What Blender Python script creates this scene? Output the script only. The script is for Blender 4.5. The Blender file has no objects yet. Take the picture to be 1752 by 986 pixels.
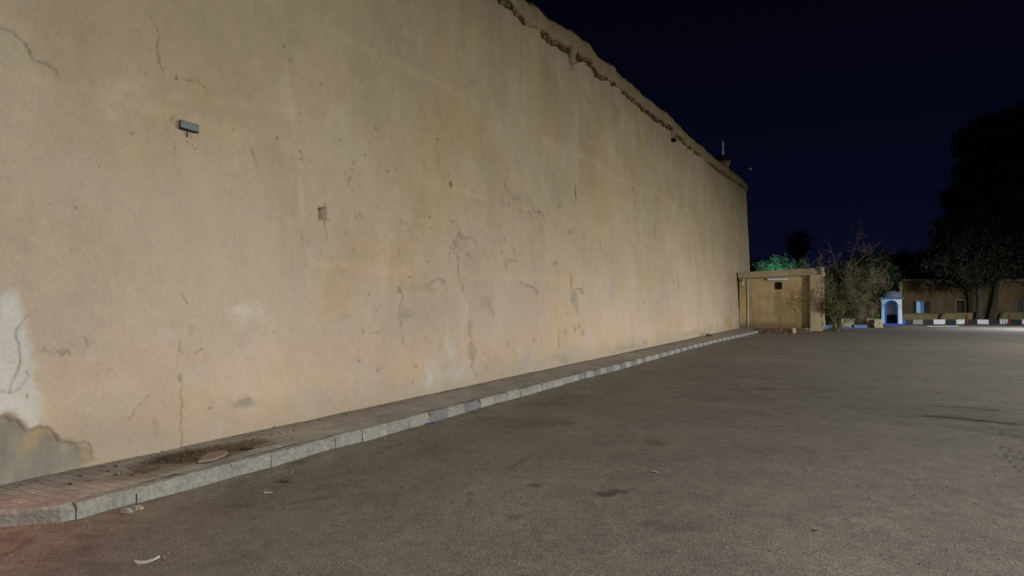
import bpy, math, random
import numpy as np
from mathutils import Vector, Matrix
R = math.radians
rng = np.random.default_rng(7); random.seed(7)
sc = bpy.context.scene
col = sc.collection

# ------------------------------------------------------------------ survey: sight lines of the photograph -> metres
F, CU, CV, H = 1168.0, 876.0, 493.0, 1.6
PITCH = math.atan(28 / F)
cp, sp = math.cos(PITCH), math.sin(PITCH)
def ray(u, v):
    u = np.asarray(u, float); v = np.asarray(v, float)
    x = (u - CU) / F; y = (CV - v) / F
    return np.stack([x + 0 * y, cp - sp * y + 0 * x, sp + cp * y + 0 * x], -1)
def at(u, v, D):
    r = ray(u, v); return Vector(r / r[1] * D + np.array([0, 0, H]))
def gnd(u, v, z=0.0):
    r = ray(u, v); return Vector(r * ((z - H) / r[2]) + np.array([0, 0, H]))
ANG = R(26.4)
d2 = np.array([math.sin(ANG), math.cos(ANG), 0]); n2 = np.array([math.cos(ANG), -math.sin(ANG), 0])
P0 = np.array([-4.17, 5.56, 0.13]); BAT = 0.04
def wall_pt(s, z, out=0.0):
    s = np.asarray(s, float); z = np.asarray(z, float); o = np.asarray(out, float)
    k = o - BAT * (z - 0.13)
    return P0 * np.array([1, 1, 0]) + s[..., None] * d2 + k[..., None] * n2 + (z + 0 * s)[..., None] * np.array([0, 0, 1])
def wall_sz(u, v):
    r = ray(u, v); C = np.array([0, 0, H])
    N = n2 + BAT * np.array([0, 0, 1])
    t = ((P0 - C) @ N) / (r @ N)
    p = C + r * t[..., None]
    return (p - P0) @ d2, p[..., 2]

# ------------------------------------------------------------------ noise
_tab = rng.random((512, 512))
def vnoise(x, y):
    xi = np.floor(x).astype(int); yi = np.floor(y).astype(int); fx = x - xi; fy = y - yi
    fx = fx * fx * (3 - 2 * fx); fy = fy * fy * (3 - 2 * fy)
    a = _tab[xi % 512, yi % 512]; b = _tab[(xi + 1) % 512, yi % 512]; c = _tab[xi % 512, (yi + 1) % 512]; e = _tab[(xi + 1) % 512, (yi + 1) % 512]
    return (a * (1 - fx) + b * fx) * (1 - fy) + (c * (1 - fx) + e * fx) * fy
def fbm(x, y, o=4, seed=0):
    t = 0; a = 1; w = 0
    for i in range(o):
        t = t + a * vnoise(x * 2 ** i + seed * 37.3 + i * 11.7, y * 2 ** i + seed * 17.9 + i * 5.1); w += a; a *= .5
    return t / w
def sm(e0, e1, x):
    t = np.clip((x - e0) / (e1 - e0), 0, 1); return t * t * (3 - 2 * t)

# ------------------------------------------------------------------ helpers
def link(o, parent=None):
    col.objects.link(o)
    if parent is not None: o.parent = parent
    return o
def npmesh(name, V, Fc, mats, parent=None, smooth=False, colors=None, uv=None, midx=None):
    V = np.asarray(V, np.float32); me = bpy.data.meshes.new(name)
    Fc = np.asarray(Fc, np.int32); n = Fc.shape[0]; k = Fc.shape[1]
    me.vertices.add(len(V)); me.vertices.foreach_set('co', V.ravel())
    me.loops.add(n * k); me.loops.foreach_set('vertex_index', Fc.ravel())
    me.polygons.add(n); me.polygons.foreach_set('loop_start', np.arange(0, n * k, k, dtype=np.int32))
    me.polygons.foreach_set('use_smooth', np.full(n, smooth))
    for m in (mats if isinstance(mats, (list, tuple)) else [mats]): me.materials.append(m)
    if midx is not None: me.polygons.foreach_set('material_index', np.asarray(midx, np.int32))
    me.update(calc_edges=True)
    if colors is not None:
        a = me.color_attributes.new('Col', 'FLOAT_COLOR', 'POINT')
        c = np.ones((len(V), 4), np.float32); c[:, :3] = colors; a.data.foreach_set('color', c.ravel())
    if uv is not None:
        l = me.uv_layers.new(name='UVMap'); l.data.foreach_set('uv', np.asarray(uv, np.float32)[Fc.ravel()].ravel())
    return link(bpy.data.objects.new(name, me), parent)
class MB:
    def __init__(s): s.v = []; s.f = []; s.m = []
    def add(s, vs, fs, m=0):
        b = len(s.v); s.v += [tuple(p) for p in vs]; s.f += [tuple(b + i for i in f) for f in fs]; s.m += [m] * len(fs)
    def box(s, c, size, rot=None, jit=0, m=0, taper=1.0):
        x, y, z = (q / 2 for q in size); M = rot if rot is not None else Matrix.Identity(3); vs = []
        for a in (-1, 1):
            for b in (-1, 1):
                for e in (-1, 1):
                    t = taper if e > 0 else 1
                    p = Vector((a * x * t, b * y * t, e * z)) + Vector([random.uniform(-jit, jit) for _ in range(3)])
                    vs.append(M @ p + Vector(c))
        s.add(vs, [(0, 1, 3, 2), (4, 6, 7, 5), (0, 4, 5, 1), (2, 3, 7, 6), (0, 2, 6, 4), (1, 5, 7, 3)], m)
    def tube(s, pts, rad, n=8, cap=True, m=0):
        pts = [Vector(p) for p in pts]; rad = rad if isinstance(rad, (list, tuple)) else [rad] * len(pts); b = len(s.v); vs = []; fs = []
        for i, p in enumerate(pts):
            t = (pts[min(i + 1, len(pts) - 1)] - pts[max(i - 1, 0)]).normalized()
            a = t.cross(Vector((0, 0, 1)) if abs(t.z) < .9 else Vector((1, 0, 0))).normalized(); c = t.cross(a)
            for k in range(n):
                w = 2 * math.pi * k / n; vs.append(p + (a * math.cos(w) + c * math.sin(w)) * rad[i])
        for i in range(len(pts) - 1):
            for k in range(n): fs.append((i * n + k, i * n + (k + 1) % n, (i + 1) * n + (k + 1) % n, (i + 1) * n + k))
        if cap: fs += [tuple(range(n)), tuple((len(pts) - 1) * n + k for k in range(n))]
        s.add(vs, fs, m)
    def lathe(s, c, prof, n=24, m=0):
        vs = []; fs = []
        for r, z in prof:
            for k in range(n):
                w = 2 * math.pi * k / n; vs.append((c[0] + r * math.cos(w), c[1] + r * math.sin(w), c[2] + z))
        for i in range(len(prof) - 1):
            for k in range(n): fs.append((i * n + k, i * n + (k + 1) % n, (i + 1) * n + (k + 1) % n, (i + 1) * n + k))
        fs += [tuple(range(n))[::-1], tuple((len(prof) - 1) * n + k for k in range(n))]
        s.add(vs, fs, m)
    def rock(s, c, size, rot=0, m=0):
        bx = []
        for la in (-55, 0, 55):
            for k in range(6):
                w = 2 * math.pi * k / 6 + la * .01; q = math.cos(R(la)); j = random.uniform(.75, 1.15)
                p = Vector((q * math.cos(w) * size[0] * j, q * math.sin(w) * size[1] * j, math.sin(R(la)) * size[2] * j))
                bx.append(Matrix.Rotation(rot, 3, 'Z') @ p + Vector(c))
        fs = [(i * 6 + k, i * 6 + (k + 1) % 6, (i + 1) * 6 + (k + 1) % 6, (i + 1) * 6 + k) for i in range(2) for k in range(6)]
        s.add(bx, fs + [(5, 4, 3, 2, 1, 0), (12, 13, 14, 15, 16, 17)], m)
    def build(s, name, mats, parent=None, smooth=False, bevel=0, org=None):
        me = bpy.data.meshes.new(name)
        v = s.v if org is None else [tuple(Vector(p) - Vector(org)) for p in s.v]
        me.from_pydata(v, [], s.f)
        for m in (mats if isinstance(mats, (list, tuple)) else [mats]): me.materials.append(m)
        me.polygons.foreach_set('material_index', s.m); me.polygons.foreach_set('use_smooth', [smooth] * len(s.f)); me.update()
        o = link(bpy.data.objects.new(name, me), parent)
        if org is not None and parent is None: o.location = org
        if bevel:
            b = o.modifiers.new('bevel', 'BEVEL'); b.width = bevel; b.segments = 2; b.limit_method = 'ANGLE'
        return o
def tag(o, label=None, cat=None, group=None, kind=None):
    if label: o['label'] = label
    if cat: o['category'] = cat
    if group: o['group'] = group
    if kind: o['kind'] = kind
    return o
def thing(name, loc, label, cat, group=None, rz=0):
    o = bpy.data.objects.new(name, None); o.empty_display_size = .2; o.location = loc; o.rotation_euler = (0, 0, rz)
    link(o); return tag(o, label, cat, group)
def copy_tree(o, parent=None):
    c = o.copy(); col.objects.link(c)
    if parent is not None: c.parent = parent
    for ch in list(o.children): copy_tree(ch, c)
    return c

# ------------------------------------------------------------------ materials
def mat(name, c1, c2=None, scale=4.0, rough=.85, bump=.0, bscale=60., spec=.25, detail=6, attr=False, speck=None, vgain=.35, coord='pos', metal=0):
    m = bpy.data.materials.new(name); m.use_nodes = True; nt = m.node_tree; N = nt.nodes; L = nt.links
    b = N['Principled BSDF']; b.inputs['Roughness'].default_value = rough; b.inputs['Specular IOR Level'].default_value = spec; b.inputs['Metallic'].default_value = metal
    if coord == 'pos': co = N.new('ShaderNodeNewGeometry').outputs['Position']
    else: co = N.new('ShaderNodeTexCoord').outputs['Object']
    nz = N.new('ShaderNodeTexNoise'); nz.inputs['Scale'].default_value = scale; nz.inputs['Detail'].default_value = detail; nz.inputs['Roughness'].default_value = .65
    L.new(co, nz.inputs['Vector'])
    rp = N.new('ShaderNodeMapRange'); rp.inputs[1].default_value = .3; rp.inputs[2].default_value = .7
    L.new(nz.outputs['Fac'], rp.inputs[0])
    mx = N.new('ShaderNodeMix'); mx.data_type = 'RGBA'
    if attr:
        a = N.new('ShaderNodeVertexColor'); a.layer_name = 'Col'
        hs = N.new('ShaderNodeMix'); hs.data_type = 'RGBA'; hs.blend_type = 'MULTIPLY'; hs.inputs[0].default_value = 1
        g = N.new('ShaderNodeMapRange'); g.inputs[3].default_value = 1 - vgain; g.inputs[4].default_value = 1 + vgain
        L.new(rp.outputs[0], g.inputs[0]); L.new(a.outputs['Color'], hs.inputs[6]); L.new(g.outputs[0], hs.inputs[7]); outc = hs.outputs[2]
    else:
        mx.inputs[6].default_value = (*c1, 1); mx.inputs[7].default_value = (*(c2 or c1), 1); L.new(rp.outputs[0], mx.inputs[0]); outc = mx.outputs[2]
    if speck:
        sn = N.new('ShaderNodeTexNoise'); sn.inputs['Scale'].default_value = speck[0]; sn.inputs['Detail'].default_value = 3; L.new(co, sn.inputs['Vector'])
        sr = N.new('ShaderNodeMapRange'); sr.inputs[1].default_value = .34; sr.inputs[2].default_value = .66; sr.inputs[3].default_value = 1 - speck[1]; sr.inputs[4].default_value = 1 + speck[1]
        L.new(sn.outputs['Fac'], sr.inputs[0])
        k = N.new('ShaderNodeMix'); k.data_type = 'RGBA'; k.blend_type = 'MULTIPLY'; k.inputs[0].default_value = 1
        L.new(outc, k.inputs[6]); L.new(sr.outputs[0], k.inputs[7]); outc = k.outputs[2]
    L.new(outc, b.inputs['Base Color'])
    if bump:
        bn = N.new('ShaderNodeTexNoise'); bn.inputs['Scale'].default_value = bscale; bn.inputs['Detail'].default_value = 5; L.new(co, bn.inputs['Vector'])
        bp = N.new('ShaderNodeBump'); bp.inputs['Strength'].default_value = bump; bp.inputs['Distance'].default_value = .02
        L.new(bn.outputs['Fac'], bp.inputs['Height']); L.new(bp.outputs[0], b.inputs['Normal'])
    return m
M = {}
M['plaster'] = mat('ochre_plaster', (0, 0, 0), attr=True, scale=26, vgain=.07, rough=.95, bump=.35, bscale=38, spec=.1, speck=(170, .045))
M['asphalt'] = mat('dusty_asphalt', (0, 0, 0), attr=True, scale=9, vgain=.16, rough=.92, bump=.55, bscale=75, spec=.15, speck=(56, .25))
M['coping'] = mat('mud_coping', (.36, .28, .175), (.27, .205, .125), scale=3.2, rough=.95, bump=.8, bscale=14, spec=.1, speck=(30, .15))
M['ragged'] = mat('coping_slate', (.15, .108, .064), (.25, .185, .11), scale=9, rough=.95, bump=.5, bscale=25, spec=.1)
M['hut'] = mat('hut_render', (.46, .34, .16), (.36, .26, .12), scale=2.2, rough=.95, bump=.6, bscale=16, spec=.1, speck=(22, .10))
M['hut_trim'] = mat('hut_trim', (.48, .39, .25), (.38, .305, .19), scale=3, rough=.95, bump=.6, bscale=18, spec=.1, speck=(25, .14))
M['pale_stone'] = mat('pale_stone', (.46, .40, .29), (.30, .25, .17), scale=7, rough=.95, bump=.7, bscale=20, spec=.1)
M['white_paint'] = mat('white_paint', (.72, .72, .72), (.56, .56, .56), scale=5, rough=.6, bump=.15, bscale=40)
M['old_white'] = mat('grimy_white', (.60, .58, .52), (.42, .40, .35), scale=6, rough=.6, bump=.2, bscale=40)
M['black_paint'] = mat('black_paint', (.020, .021, .024), (.032, .032, .034), scale=8, rough=.6, bump=.2, bscale=40)
M['pale_blue'] = mat('pale_blue_paint', (.36, .58, .88), (.30, .50, .80), scale=6, rough=.55, bump=.12, bscale=40)
M['blue'] = mat('royal_blue_paint', (.03, .085, .42), (.04, .10, .45), scale=6, rough=.5)
M['mid_blue'] = mat('kerb_blue_paint', (.13, .21, .45), (.10, .17, .37), scale=6, rough=.7, bump=.2)
M['dome_grey'] = mat('blue_grey_dome', (.13, .155, .22), (.10, .12, .175), scale=6, rough=.7, bump=.2)
M['far_render'] = mat('brown_render', (.205, .142, .072), (.14, .098, .052), scale=1.1, rough=.95, bump=.4, bscale=9, spec=.1, speck=(6, .14))
M['far_trim'] = mat('brown_trim', (.20, .155, .10), (.15, .115, .075), scale=2, rough=.95, spec=.1)
M['bench'] = mat('plastered_bench', (.21, .17, .085), (.15, .122, .06), scale=2, rough=.95, bump=.4, bscale=10, spec=.1)
M['dark_wood'] = mat('dark_wood', (.030, .020, .013), (.018, .012, .009), scale=8, rough=.7)
M['void'] = mat('dark_interior', (.012, .011, .010), rough=.9)
M['bark'] = mat('bark', (.085, .07, .055), (.05, .042, .032), scale=7, rough=.95, bump=.8, bscale=16, spec=.1)
M['dark_bark'] = mat('dark_bark', (.07, .055, .042), (.045, .035, .028), scale=7, rough=.95, bump=.8, bscale=16, spec=.1)
M['whitewash'] = mat('whitewashed_bark', (.34, .34, .36), (.24, .23, .23), scale=9, rough=.9, bump=.6, bscale=20)
M['twig'] = mat('dry_twig', (.26, .22, .15), (.15, .125, .08), scale=12, rough=.95, spec=.1)
M['leaf_dark'] = mat('dark_leaf', (.014, .025, .009), (.030, .045, .015), scale=3, rough=.6)
M['leaf_black'] = mat('cypress_leaf', (.012, .018, .009), (.024, .032, .014), scale=2, rough=.7)
M['leaf_olive'] = mat('olive_leaf', (.100, .120, .038), (.135, .140, .055), scale=3, rough=.7)
M['leaf_grey'] = mat('grey_green_leaf', (.008, .011, .006), (.015, .019, .010), scale=2, rough=.7)
M['leaf_teal'] = mat('pale_leaf', (.10, .15, .09), (.06, .10, .055), scale=5, rough=.6)
M['leaf_lime'] = mat('lime_leaf', (.16, .20, .04), (.10, .14, .03), scale=5, rough=.6)
M['rust_red'] = mat('faded_red_plastic', (.15, .03, .02), (.11, .022, .016), scale=8, rough=.6)
M['metal_grey'] = mat('grey_metal', (.15, .155, .165), (.11, .115, .125), scale=18, rough=.5, spec=.4, coord='obj', bump=.1)
M['metal_dark'] = mat('dark_metal', (.03, .03, .03), (.045, .043, .04), scale=8, rough=.55)
M['lamp_white'] = mat('lamp_head', (.6, .62, .6), (.5, .52, .5), scale=8, rough=.4)
M['minaret'] = mat('minaret_stone', (.42, .41, .42), (.34, .33, .34), scale=.7, rough=.9)
M['earth'] = mat('dry_earth', (.16, .125, .085), (.095, .072, .05), scale=5, rough=1, bump=1, bscale=22, spec=.05, speck=(45, .25))
M['brick'] = mat('broken_brick', (.20, .125, .075), (.12, .08, .05), scale=6, rough=.95, bump=.7, bscale=25, spec=.1)
M['pink_slab'] = mat('pink_slab', (.29, .21, .16), (.20, .15, .11), scale=9, rough=.9, bump=.4, bscale=40)
M['pebble'] = mat('pebble', (.34, .30, .25), (.12, .10, .085), scale=2.2, rough=.95)
M['plastic_white'] = mat('white_plastic', (.50, .49, .47), (.42, .41, .39), scale=20, rough=.4)
M['plastic_blue'] = mat('violet_plastic', (.10, .09, .32), (.07, .06, .24), scale=20, rough=.4)
M['dry_leaf'] = mat('dry_leaf', (.17, .105, .055), (.10, .06, .03), scale=20, rough=.9)

# ------------------------------------------------------------------ camera
cam = bpy.data.objects.new('camera', bpy.data.cameras.new('camera')); col.objects.link(cam)
cam.location = (0, 0, H); cam.rotation_euler = (R(90) + PITCH, 0, 0)
cam.data.sensor_width = 36; cam.data.lens = F / 1752 * 36; cam.data.clip_end = 6000; cam.data.clip_start = .05
sc.camera = cam

# ------------------------------------------------------------------ wall outline
SIL = [(908, 0), (935, 25), (960, 42), (990, 60), (1008, 74), (1017, 90), (1040, 105), (1072, 134), (1100, 160), (1125, 181), (1145, 195), (1154, 207), (1180, 232), (1214, 262), (1240, 283), (1255, 294), (1268, 304), (1281, 315)]
su = np.array(SIL, float)
S_, Z_ = wall_sz(su[:, 0], su[:, 1]); S_ = S_ - .0; Z_ = Z_ - .04
S_END = float(wall_sz(np.array([1281.]), np.array([420.]))[0][0])
def ztop(s):
    s = np.asarray(s, float)
    base = np.interp(s, S_, Z_, left=Z_[0])
    return base + .05 * (vnoise(s * 1.7, s * 0 + 3) - .5) + .05 * (vnoise(s * 5.1, s * 0 + 9) - .5) + np.where(s < S_[0], .25 * (vnoise(s * .6, s * 0 + 1) - .5), 0)
CAPH = .56
# ------------------------------------------------------------------ plaster face of the rampart
us = np.arange(-160, 1281, 1.5); s_cols = wall_sz(us, np.full_like(us, 500.))[0]
s_cols = np.concatenate([np.linspace(-9, s_cols[0] - .05, 60), s_cols, [S_END]])
s_cols = np.unique(np.clip(s_cols, -9, S_END))
NR = 560
t_rows = np.linspace(0, 1, NR)
Sg, Tg = np.meshgrid(s_cols, t_rows, indexing='ij')
Zg = Tg * (ztop(s_cols) - CAPH + .12)[:, None]
s = Sg.ravel(); z = Zg.ravel()
PX = np.maximum(np.hypot(*(wall_pt(s, z)[:, :2].T)), 3) / 683.0        # one render pixel in metres there
disp = np.zeros_like(s)
# large waves of a hand plastered earth wall, lumps, trowel marks
disp += .05 * (fbm(s * .35, z * .35, 3, 1) - .5) + 0.040 * (fbm(s * 1.3, z * 1.3, 4, 2) - .5) + .015 * (fbm(s * 5, z * 5, 4, 3) - .5)
# colour
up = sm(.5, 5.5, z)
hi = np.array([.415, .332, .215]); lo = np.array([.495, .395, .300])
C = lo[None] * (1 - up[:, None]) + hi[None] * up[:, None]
n1 = fbm(s * .28, z * .28, 5, 4); n3 = fbm(s * 2.2, z * 1.1, 5, 5); n4 = fbm(s * 5, z * .35, 4, 6); n5 = fbm(s * 1.1, z * .9, 5, 17)
C *= (1 + .32 * (n1 - .5) + .20 * (n3 - .5) + .05 * (n4 - .5) + .14 * (fbm(s * 9, z * 9, 3, 18) - .5))[:, None]
pale = sm(.54, .72, n5)[:, None] * .30; C = C * (1 - pale) + np.array([.52, .44, .33]) * pale
ylw = sm(.52, .7, fbm(s * .8, z * .8, 5, 8))[:, None] * .4 ; C = C * (1 - ylw) + C * np.array([1.03, .95, .74]) * ylw
pk = (sm(1.6, .1, z) * sm(.4, .62, fbm(s * .9, z * 1.6, 4, 9)))[:, None] * .6; C = C * (1 - pk) + C * np.array([1.06, .92, .80]) * pk
# damp grey foot
ft = (sm(.7, .15, z - .5 * (fbm(s * 1.2, z * 0 + 2, 4, 10) - .45)) * .55)[:, None]; C = C * (1 - ft) + np.array([.34, .30, .235]) * ft
# faint day joints of the lifts
for zl, am in ((2.05, .10), (3.55, .12), (5.35, .16), (6.7, .08)):
    zz = z - zl - .22 * (fbm(s * .5, s * 0 + zl, 4, 11) - .5) - .012 * s
    w = np.exp(-(zz / .07) ** 2) * sm(.38, .6, fbm(s * .8, z * 0 + zl, 3, 12)); C *= (1 + .6 * am * w)[:, None]; disp += .004 * w
# vertical drips under the coping
zt_b = (ztop(s_cols) - CAPH)[:, None].repeat(NR, 1).ravel()
dr = sm(2.4, .1, zt_b - z) * sm(.48, .7, fbm(s * 3.2, z * .12, 4, 13)); C *= (1 - .10 * dr)[:, None]
# roughness noise pits
pit = sm(.77, .84, fbm(s * 7, z * 7, 3, 14)) * sm(.45, .65, fbm(s * .5, z * .5, 3, 15)); C *= (1 - .28 * pit)[:, None]; disp -= .006 * pit

def P(pts, sc_=1.0, o=(0, 0)):
    a = np.array(pts, float) / sc_ + np.array(o, float); return wall_sz(a[:, 0], a[:, 1])
def seg_dist(ps, pz, pad):
    box = (s > ps.min() - pad) & (s < ps.max() + pad) & (z > pz.min() - pad) & (z < pz.max() + pad)
    ix = np.nonzero(box)[0]; q = np.full(len(ix), 1e9); x = s[ix]; y = z[ix]
    wob = .034
    x = x + wob * (fbm(x * 12, y * 12, 4, 21) - .5) * 2; y = y + wob * (fbm(x * 12, y * 12, 4, 22) - .5) * 1.5
    for i in range(len(ps) - 1):
        ax, ay = ps[i], pz[i]; bx, by = ps[i + 1] - ax, pz[i + 1] - ay
        t = np.clip(((x - ax) * bx + (y - ay) * by) / (bx * bx + by * by + 1e-9), 0, 1); q = np.minimum(q, np.hypot(x - ax - t * bx, y - ay - t * by))
    return ix, q
def crack(pts, w=.008, dark=.55, sc_=1., o=(0, 0), depth=.012):
    ps, pz = P(pts, sc_, o); ix, q = seg_dist(ps, pz, .25)
    ww = np.maximum(w * .5, .45 * PX[ix]); k = np.exp(-(q / ww) ** 2) * sm(.22, .5, fbm(s[ix] * 7, z[ix] * 7, 3, 23)) * 1.25
    C[ix] *= (1 - min(.8, dark * (.62 + .3 * min(1, max(0, ps.mean() - 6) / 8))) * np.clip(k, 0, 1))[:, None]; disp[ix] -= depth * k
    h = np.exp(-(q / (ww * 3.5)) ** 2) * .12; C[ix] *= (1 - h)[:, None]
def ridge(pts, w=.04, am=.12, sc_=1., o=(0, 0), h=.012):
    ps, pz = P(pts, sc_, o); ix, q = seg_dist(ps, pz, .4)
    k = np.exp(-(q / np.maximum(w, .8 * PX[ix])) ** 2) * sm(.3, .55, fbm(s[ix] * 1.4, z[ix] * 1.4, 3, 24)); C[ix] *= (1 + .5 * am * k)[:, None]; disp[ix] += .2 * h * k
def blob(c, r, colr, a=1., sc_=1., o=(0, 0), dep=.012, edge=.35, rag=.8):
    (cs,), (cz,) = P([c], sc_, o); (es,), _ = P([(c[0] + r[0], c[1])], sc_, o); _, (ez,) = P([(c[0], c[1] + r[1])], sc_, o)
    rs, rz = max(abs(es - cs), .008), max(abs(ez - cz), .008)
    ix = np.nonzero((np.abs(s - cs) < rs * 2.4) & (np.abs(z - cz) < rz * 2.4))[0]
    x = (s[ix] - cs) / rs; y = (z[ix] - cz) / rz
    q = np.hypot(x, y) + rag * 2 * (fbm(s[ix] * 1.3 / rs, z[ix] * 1.3 / rz, 4, 25) - .5)
    edge = .85 if colr[0] > .36 else edge; k = sm(1 + edge, 1 - edge, q)[:, None] * a * (.7 if colr[0] > .36 else 1)
    C[ix] = C[ix] * (1 - k) + np.array(colr) * k * (.8 + .4 * fbm(s[ix] * 9, z[ix] * 9, 3, 26))[:, None]; disp[ix] -= dep * k[:, 0]
def poly_mask(pts, soft, nz, sc_=1., o=(0, 0)):
    ps, pz = P(pts, sc_, o)
    ix = np.nonzero((s > ps.min() - .3) & (s < ps.max() + .3) & (z > pz.min() - .3) & (z < pz.max() + .3))[0]
    x = s[ix] + nz * (fbm(s[ix] * 5, z[ix] * 5, 4, 27) - .5); y = z[ix] + nz * (fbm(s[ix] * 5, z[ix] * 5, 4, 28) - .5)
    ins = np.zeros(len(ix), bool); q = np.full(len(ix), 1e9); n = len(ps)
    for i in range(n):
        j = (i + 1) % n; ax, ay, bx, by = ps[i], pz[i], ps[j], pz[j]
        ins ^= ((ay > y) != (by > y)) & (x < (bx - ax) * (y - ay) / (by - ay + 1e-12) + ax)
        ex, ey = bx - ax, by - ay; t = np.clip(((x - ax) * ex + (y - ay) * ey) / (ex * ex + ey * ey + 1e-9), 0, 1); q = np.minimum(q, np.hypot(x - ax - t * ex, y - ay - t * ey))
    return ix, sm(-soft, soft, np.where(ins, q, -q)), np.where(ins, q, -q)
SPALL = (.325, .26, .178); GREY = (.335, .30, .24); PALE = (.55, .51, .44); DARK = (.10, .08, .055)
# --- near end: whitewashed patch, bare cement footing
PB = (3.2875, (0, 480))
ix, k, q = poly_mask([(-60, 100), (0, 100), (85, 98), (120, 200), (150, 330), (175, 440), (190, 560), (210, 680), (225, 800), (160, 850), (60, 790), (-60, 770)], .075, .22, *PB)
kk = (k * (.55 + .55 * fbm(s[ix] * 3, z[ix] * 3, 4, 30)))[:, None].clip(0, 1); C[ix] = C[ix] * (1 - kk) + np.array([.60, .58, .535]) * kk; disp[ix] += .006 * k
ix, k, q = poly_mask([(-60, 765), (40, 768), (60, 792), (100, 792), (140, 838), (220, 818), (265, 828), (320, 868), (340, 902), (430, 918), (470, 912), (508, 932), (520, 1000), (420, 1070), (-60, 1300)], .02, .10, *PB)
C[ix] = C[ix] * (1 - k[:, None]) + np.array([.33, .255, .165]) * k[:, None] * (.85 + .3 * fbm(s[ix] * 6, z[ix] * 6, 3, 31))[:, None]; disp[ix] -= .006 * k
ix, k, q = poly_mask([(-60, 815), (60, 810), (105, 840), (125, 900), (135, 980), (145, 1010), (205, 960), (215, 915), (260, 905), (340, 912), (425, 930), (430, 1000), (420, 1070), (-60, 1300)], .055, .22, *PB)
C[ix] = C[ix] * (1 - k[:, None]) + np.array([.255, .232, .185]) * k[:, None] * (.7 + .6 * fbm(s[ix] * 8, z[ix] * 3, 4, 32))[:, None]; disp[ix] -= .014 * k
crack([(0, 770), (40, 772), (55, 795), (100, 795), (140, 840), (165, 845), (220, 820), (260, 830), (320, 870), (340, 905), (375, 900), (430, 920), (470, 915), (505, 935), (515, 985)], .004, .35, *PB)
crack([(150, 205), (120, 260), (90, 300), (103, 380), (107, 460), (90, 530), (55, 600), (50, 630)], .005, .6, *PB)
crack([(0, 628), (50, 630), (110, 612), (135, 580), (148, 540), (135, 510)], .004, .45, *PB)
for pts, w, dk in (([(1030, 80), (1050, 130)], .004, .5), ([(1008, 340), (1010, 410)], .004, .3), ([(1015, 600), (1015, 690), (1010, 800), (1018, 860), (1012, 945)], .006, .35), ([(840, 640), (790, 700), (720, 780)], .004, .15),
                   ([(470, 320), (500, 360)], .004, .25), ([(1120, 395), (1090, 412)], .003, .35)): crack(pts, w, dk, *PB)
for c, r, cl, a, dp in (((1007, 548), (10, 20), SPALL, .9, .012), ((862, 815), (18, 38), SPALL, .6, .008), ((872, 860), (6, 22), SPALL, .5, .006), ((1128, 388), (9, 9), SPALL, .8, .01), ((940, 310), (55, 36), PALE, .35, 0), ((1110, 530), (70, 50), PALE, .45, 0),
                        ((670, 640), (150, 90), PALE, .25, 0), ((520, 430), (40, 30), PALE, .4, 0), ((1070, 280), (16, 30), SPALL, .35, .004), ((1230, 830), (50, 30), PALE, .4, 0), ((1180, 720), (8, 6), DARK, .5, .004), ((152, 660), (6, 14), SPALL, .6, .006)):
    blob(c, r, cl, a, *PB, dep=dp)
blob((425, 537), (24, 16), (.66, .62, .55), .75, dep=0); blob((418, 610), (40, 50), PALE, .25, dep=0); blob((420, 690), (16, 8), GREY, .8, dep=.006)
blob((740, 640), (14, 26), PALE, .5, dep=0)
# --- upper left
PA = (2.7375, (0, 0))
for pts, w, dk in (([(20, 135), (60, 145), (100, 180), (135, 210), (150, 260), (175, 285), (230, 305), (265, 328), (275, 350)], .006, .38), ([(715, 90), (735, 140), (737, 200), (735, 250), (745, 300), (760, 330)], .005, .5), ([(875, 375), (930, 380), (960, 405), (975, 440)], .004, .4),
                   ([(1388, 668), (1400, 695), (1412, 722)], .009, .75), ([(888, 622), (893, 645)], .012, .65), ([(1180, 700), (1205, 745), (1208, 780)], .004, .35), ([(800, 560), (818, 540)], .006, .5), ([(625, 625), (634, 630), (642, 622)], .004, .5), ([(820, 670), (818, 700)], .004, .3)): crack(pts, w, dk, *PA)
for c, r in (((880, 665), (4, 4)), ((905, 683), (3, 3)), ((914, 697), (4, 5)), ((685, 345), (5, 5)), ((828, 366), (6, 8)), ((470, 781), (4, 4)), ((1415, 746), (5, 5)), ((1100, 605), (4, 4)), ((1303, 648), (4, 5)), ((745, 275), (8, 24)), ((360, 973), (4, 4))): blob(c, r, DARK if r[0] < 7 else SPALL, .75, *PA, dep=.012)
for pts in ([(360, 270), (440, 350), (500, 390), (640, 415)], [(800, 455), (950, 460), (1100, 490), (1250, 500), (1370, 520)], [(470, 480), (540, 560)]): ridge(pts, .05, .16, *PA)
ridge([(1318, 0), (1340, 180), (1355, 400), (1370, 560), (1385, 650), (1415, 780), (1420, 985)], .035, .13, *PA)
PC = (3.2875, (240, 160))
ridge([(905, 500), (920, 700), (930, 900), (945, 1100), (950, 1300), (955, 1700)], .04, .10, *PC)
crack([(910, 785), (912, 830), (920, 900), (940, 975)], .005, .35, *PC); crack([(918, 812), (945, 850)], .005, .4, *PC); crack([(1037, 722), (1042, 770), (1052, 825)], .006, .6, *PC); crack([(1000, 714), (1068, 716)], .004, .4, *PC)
blob((1015, 908), (4, 6), DARK, .6, *PC); blob((1008, 935), (3, 5), DARK, .6, *PC)
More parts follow.
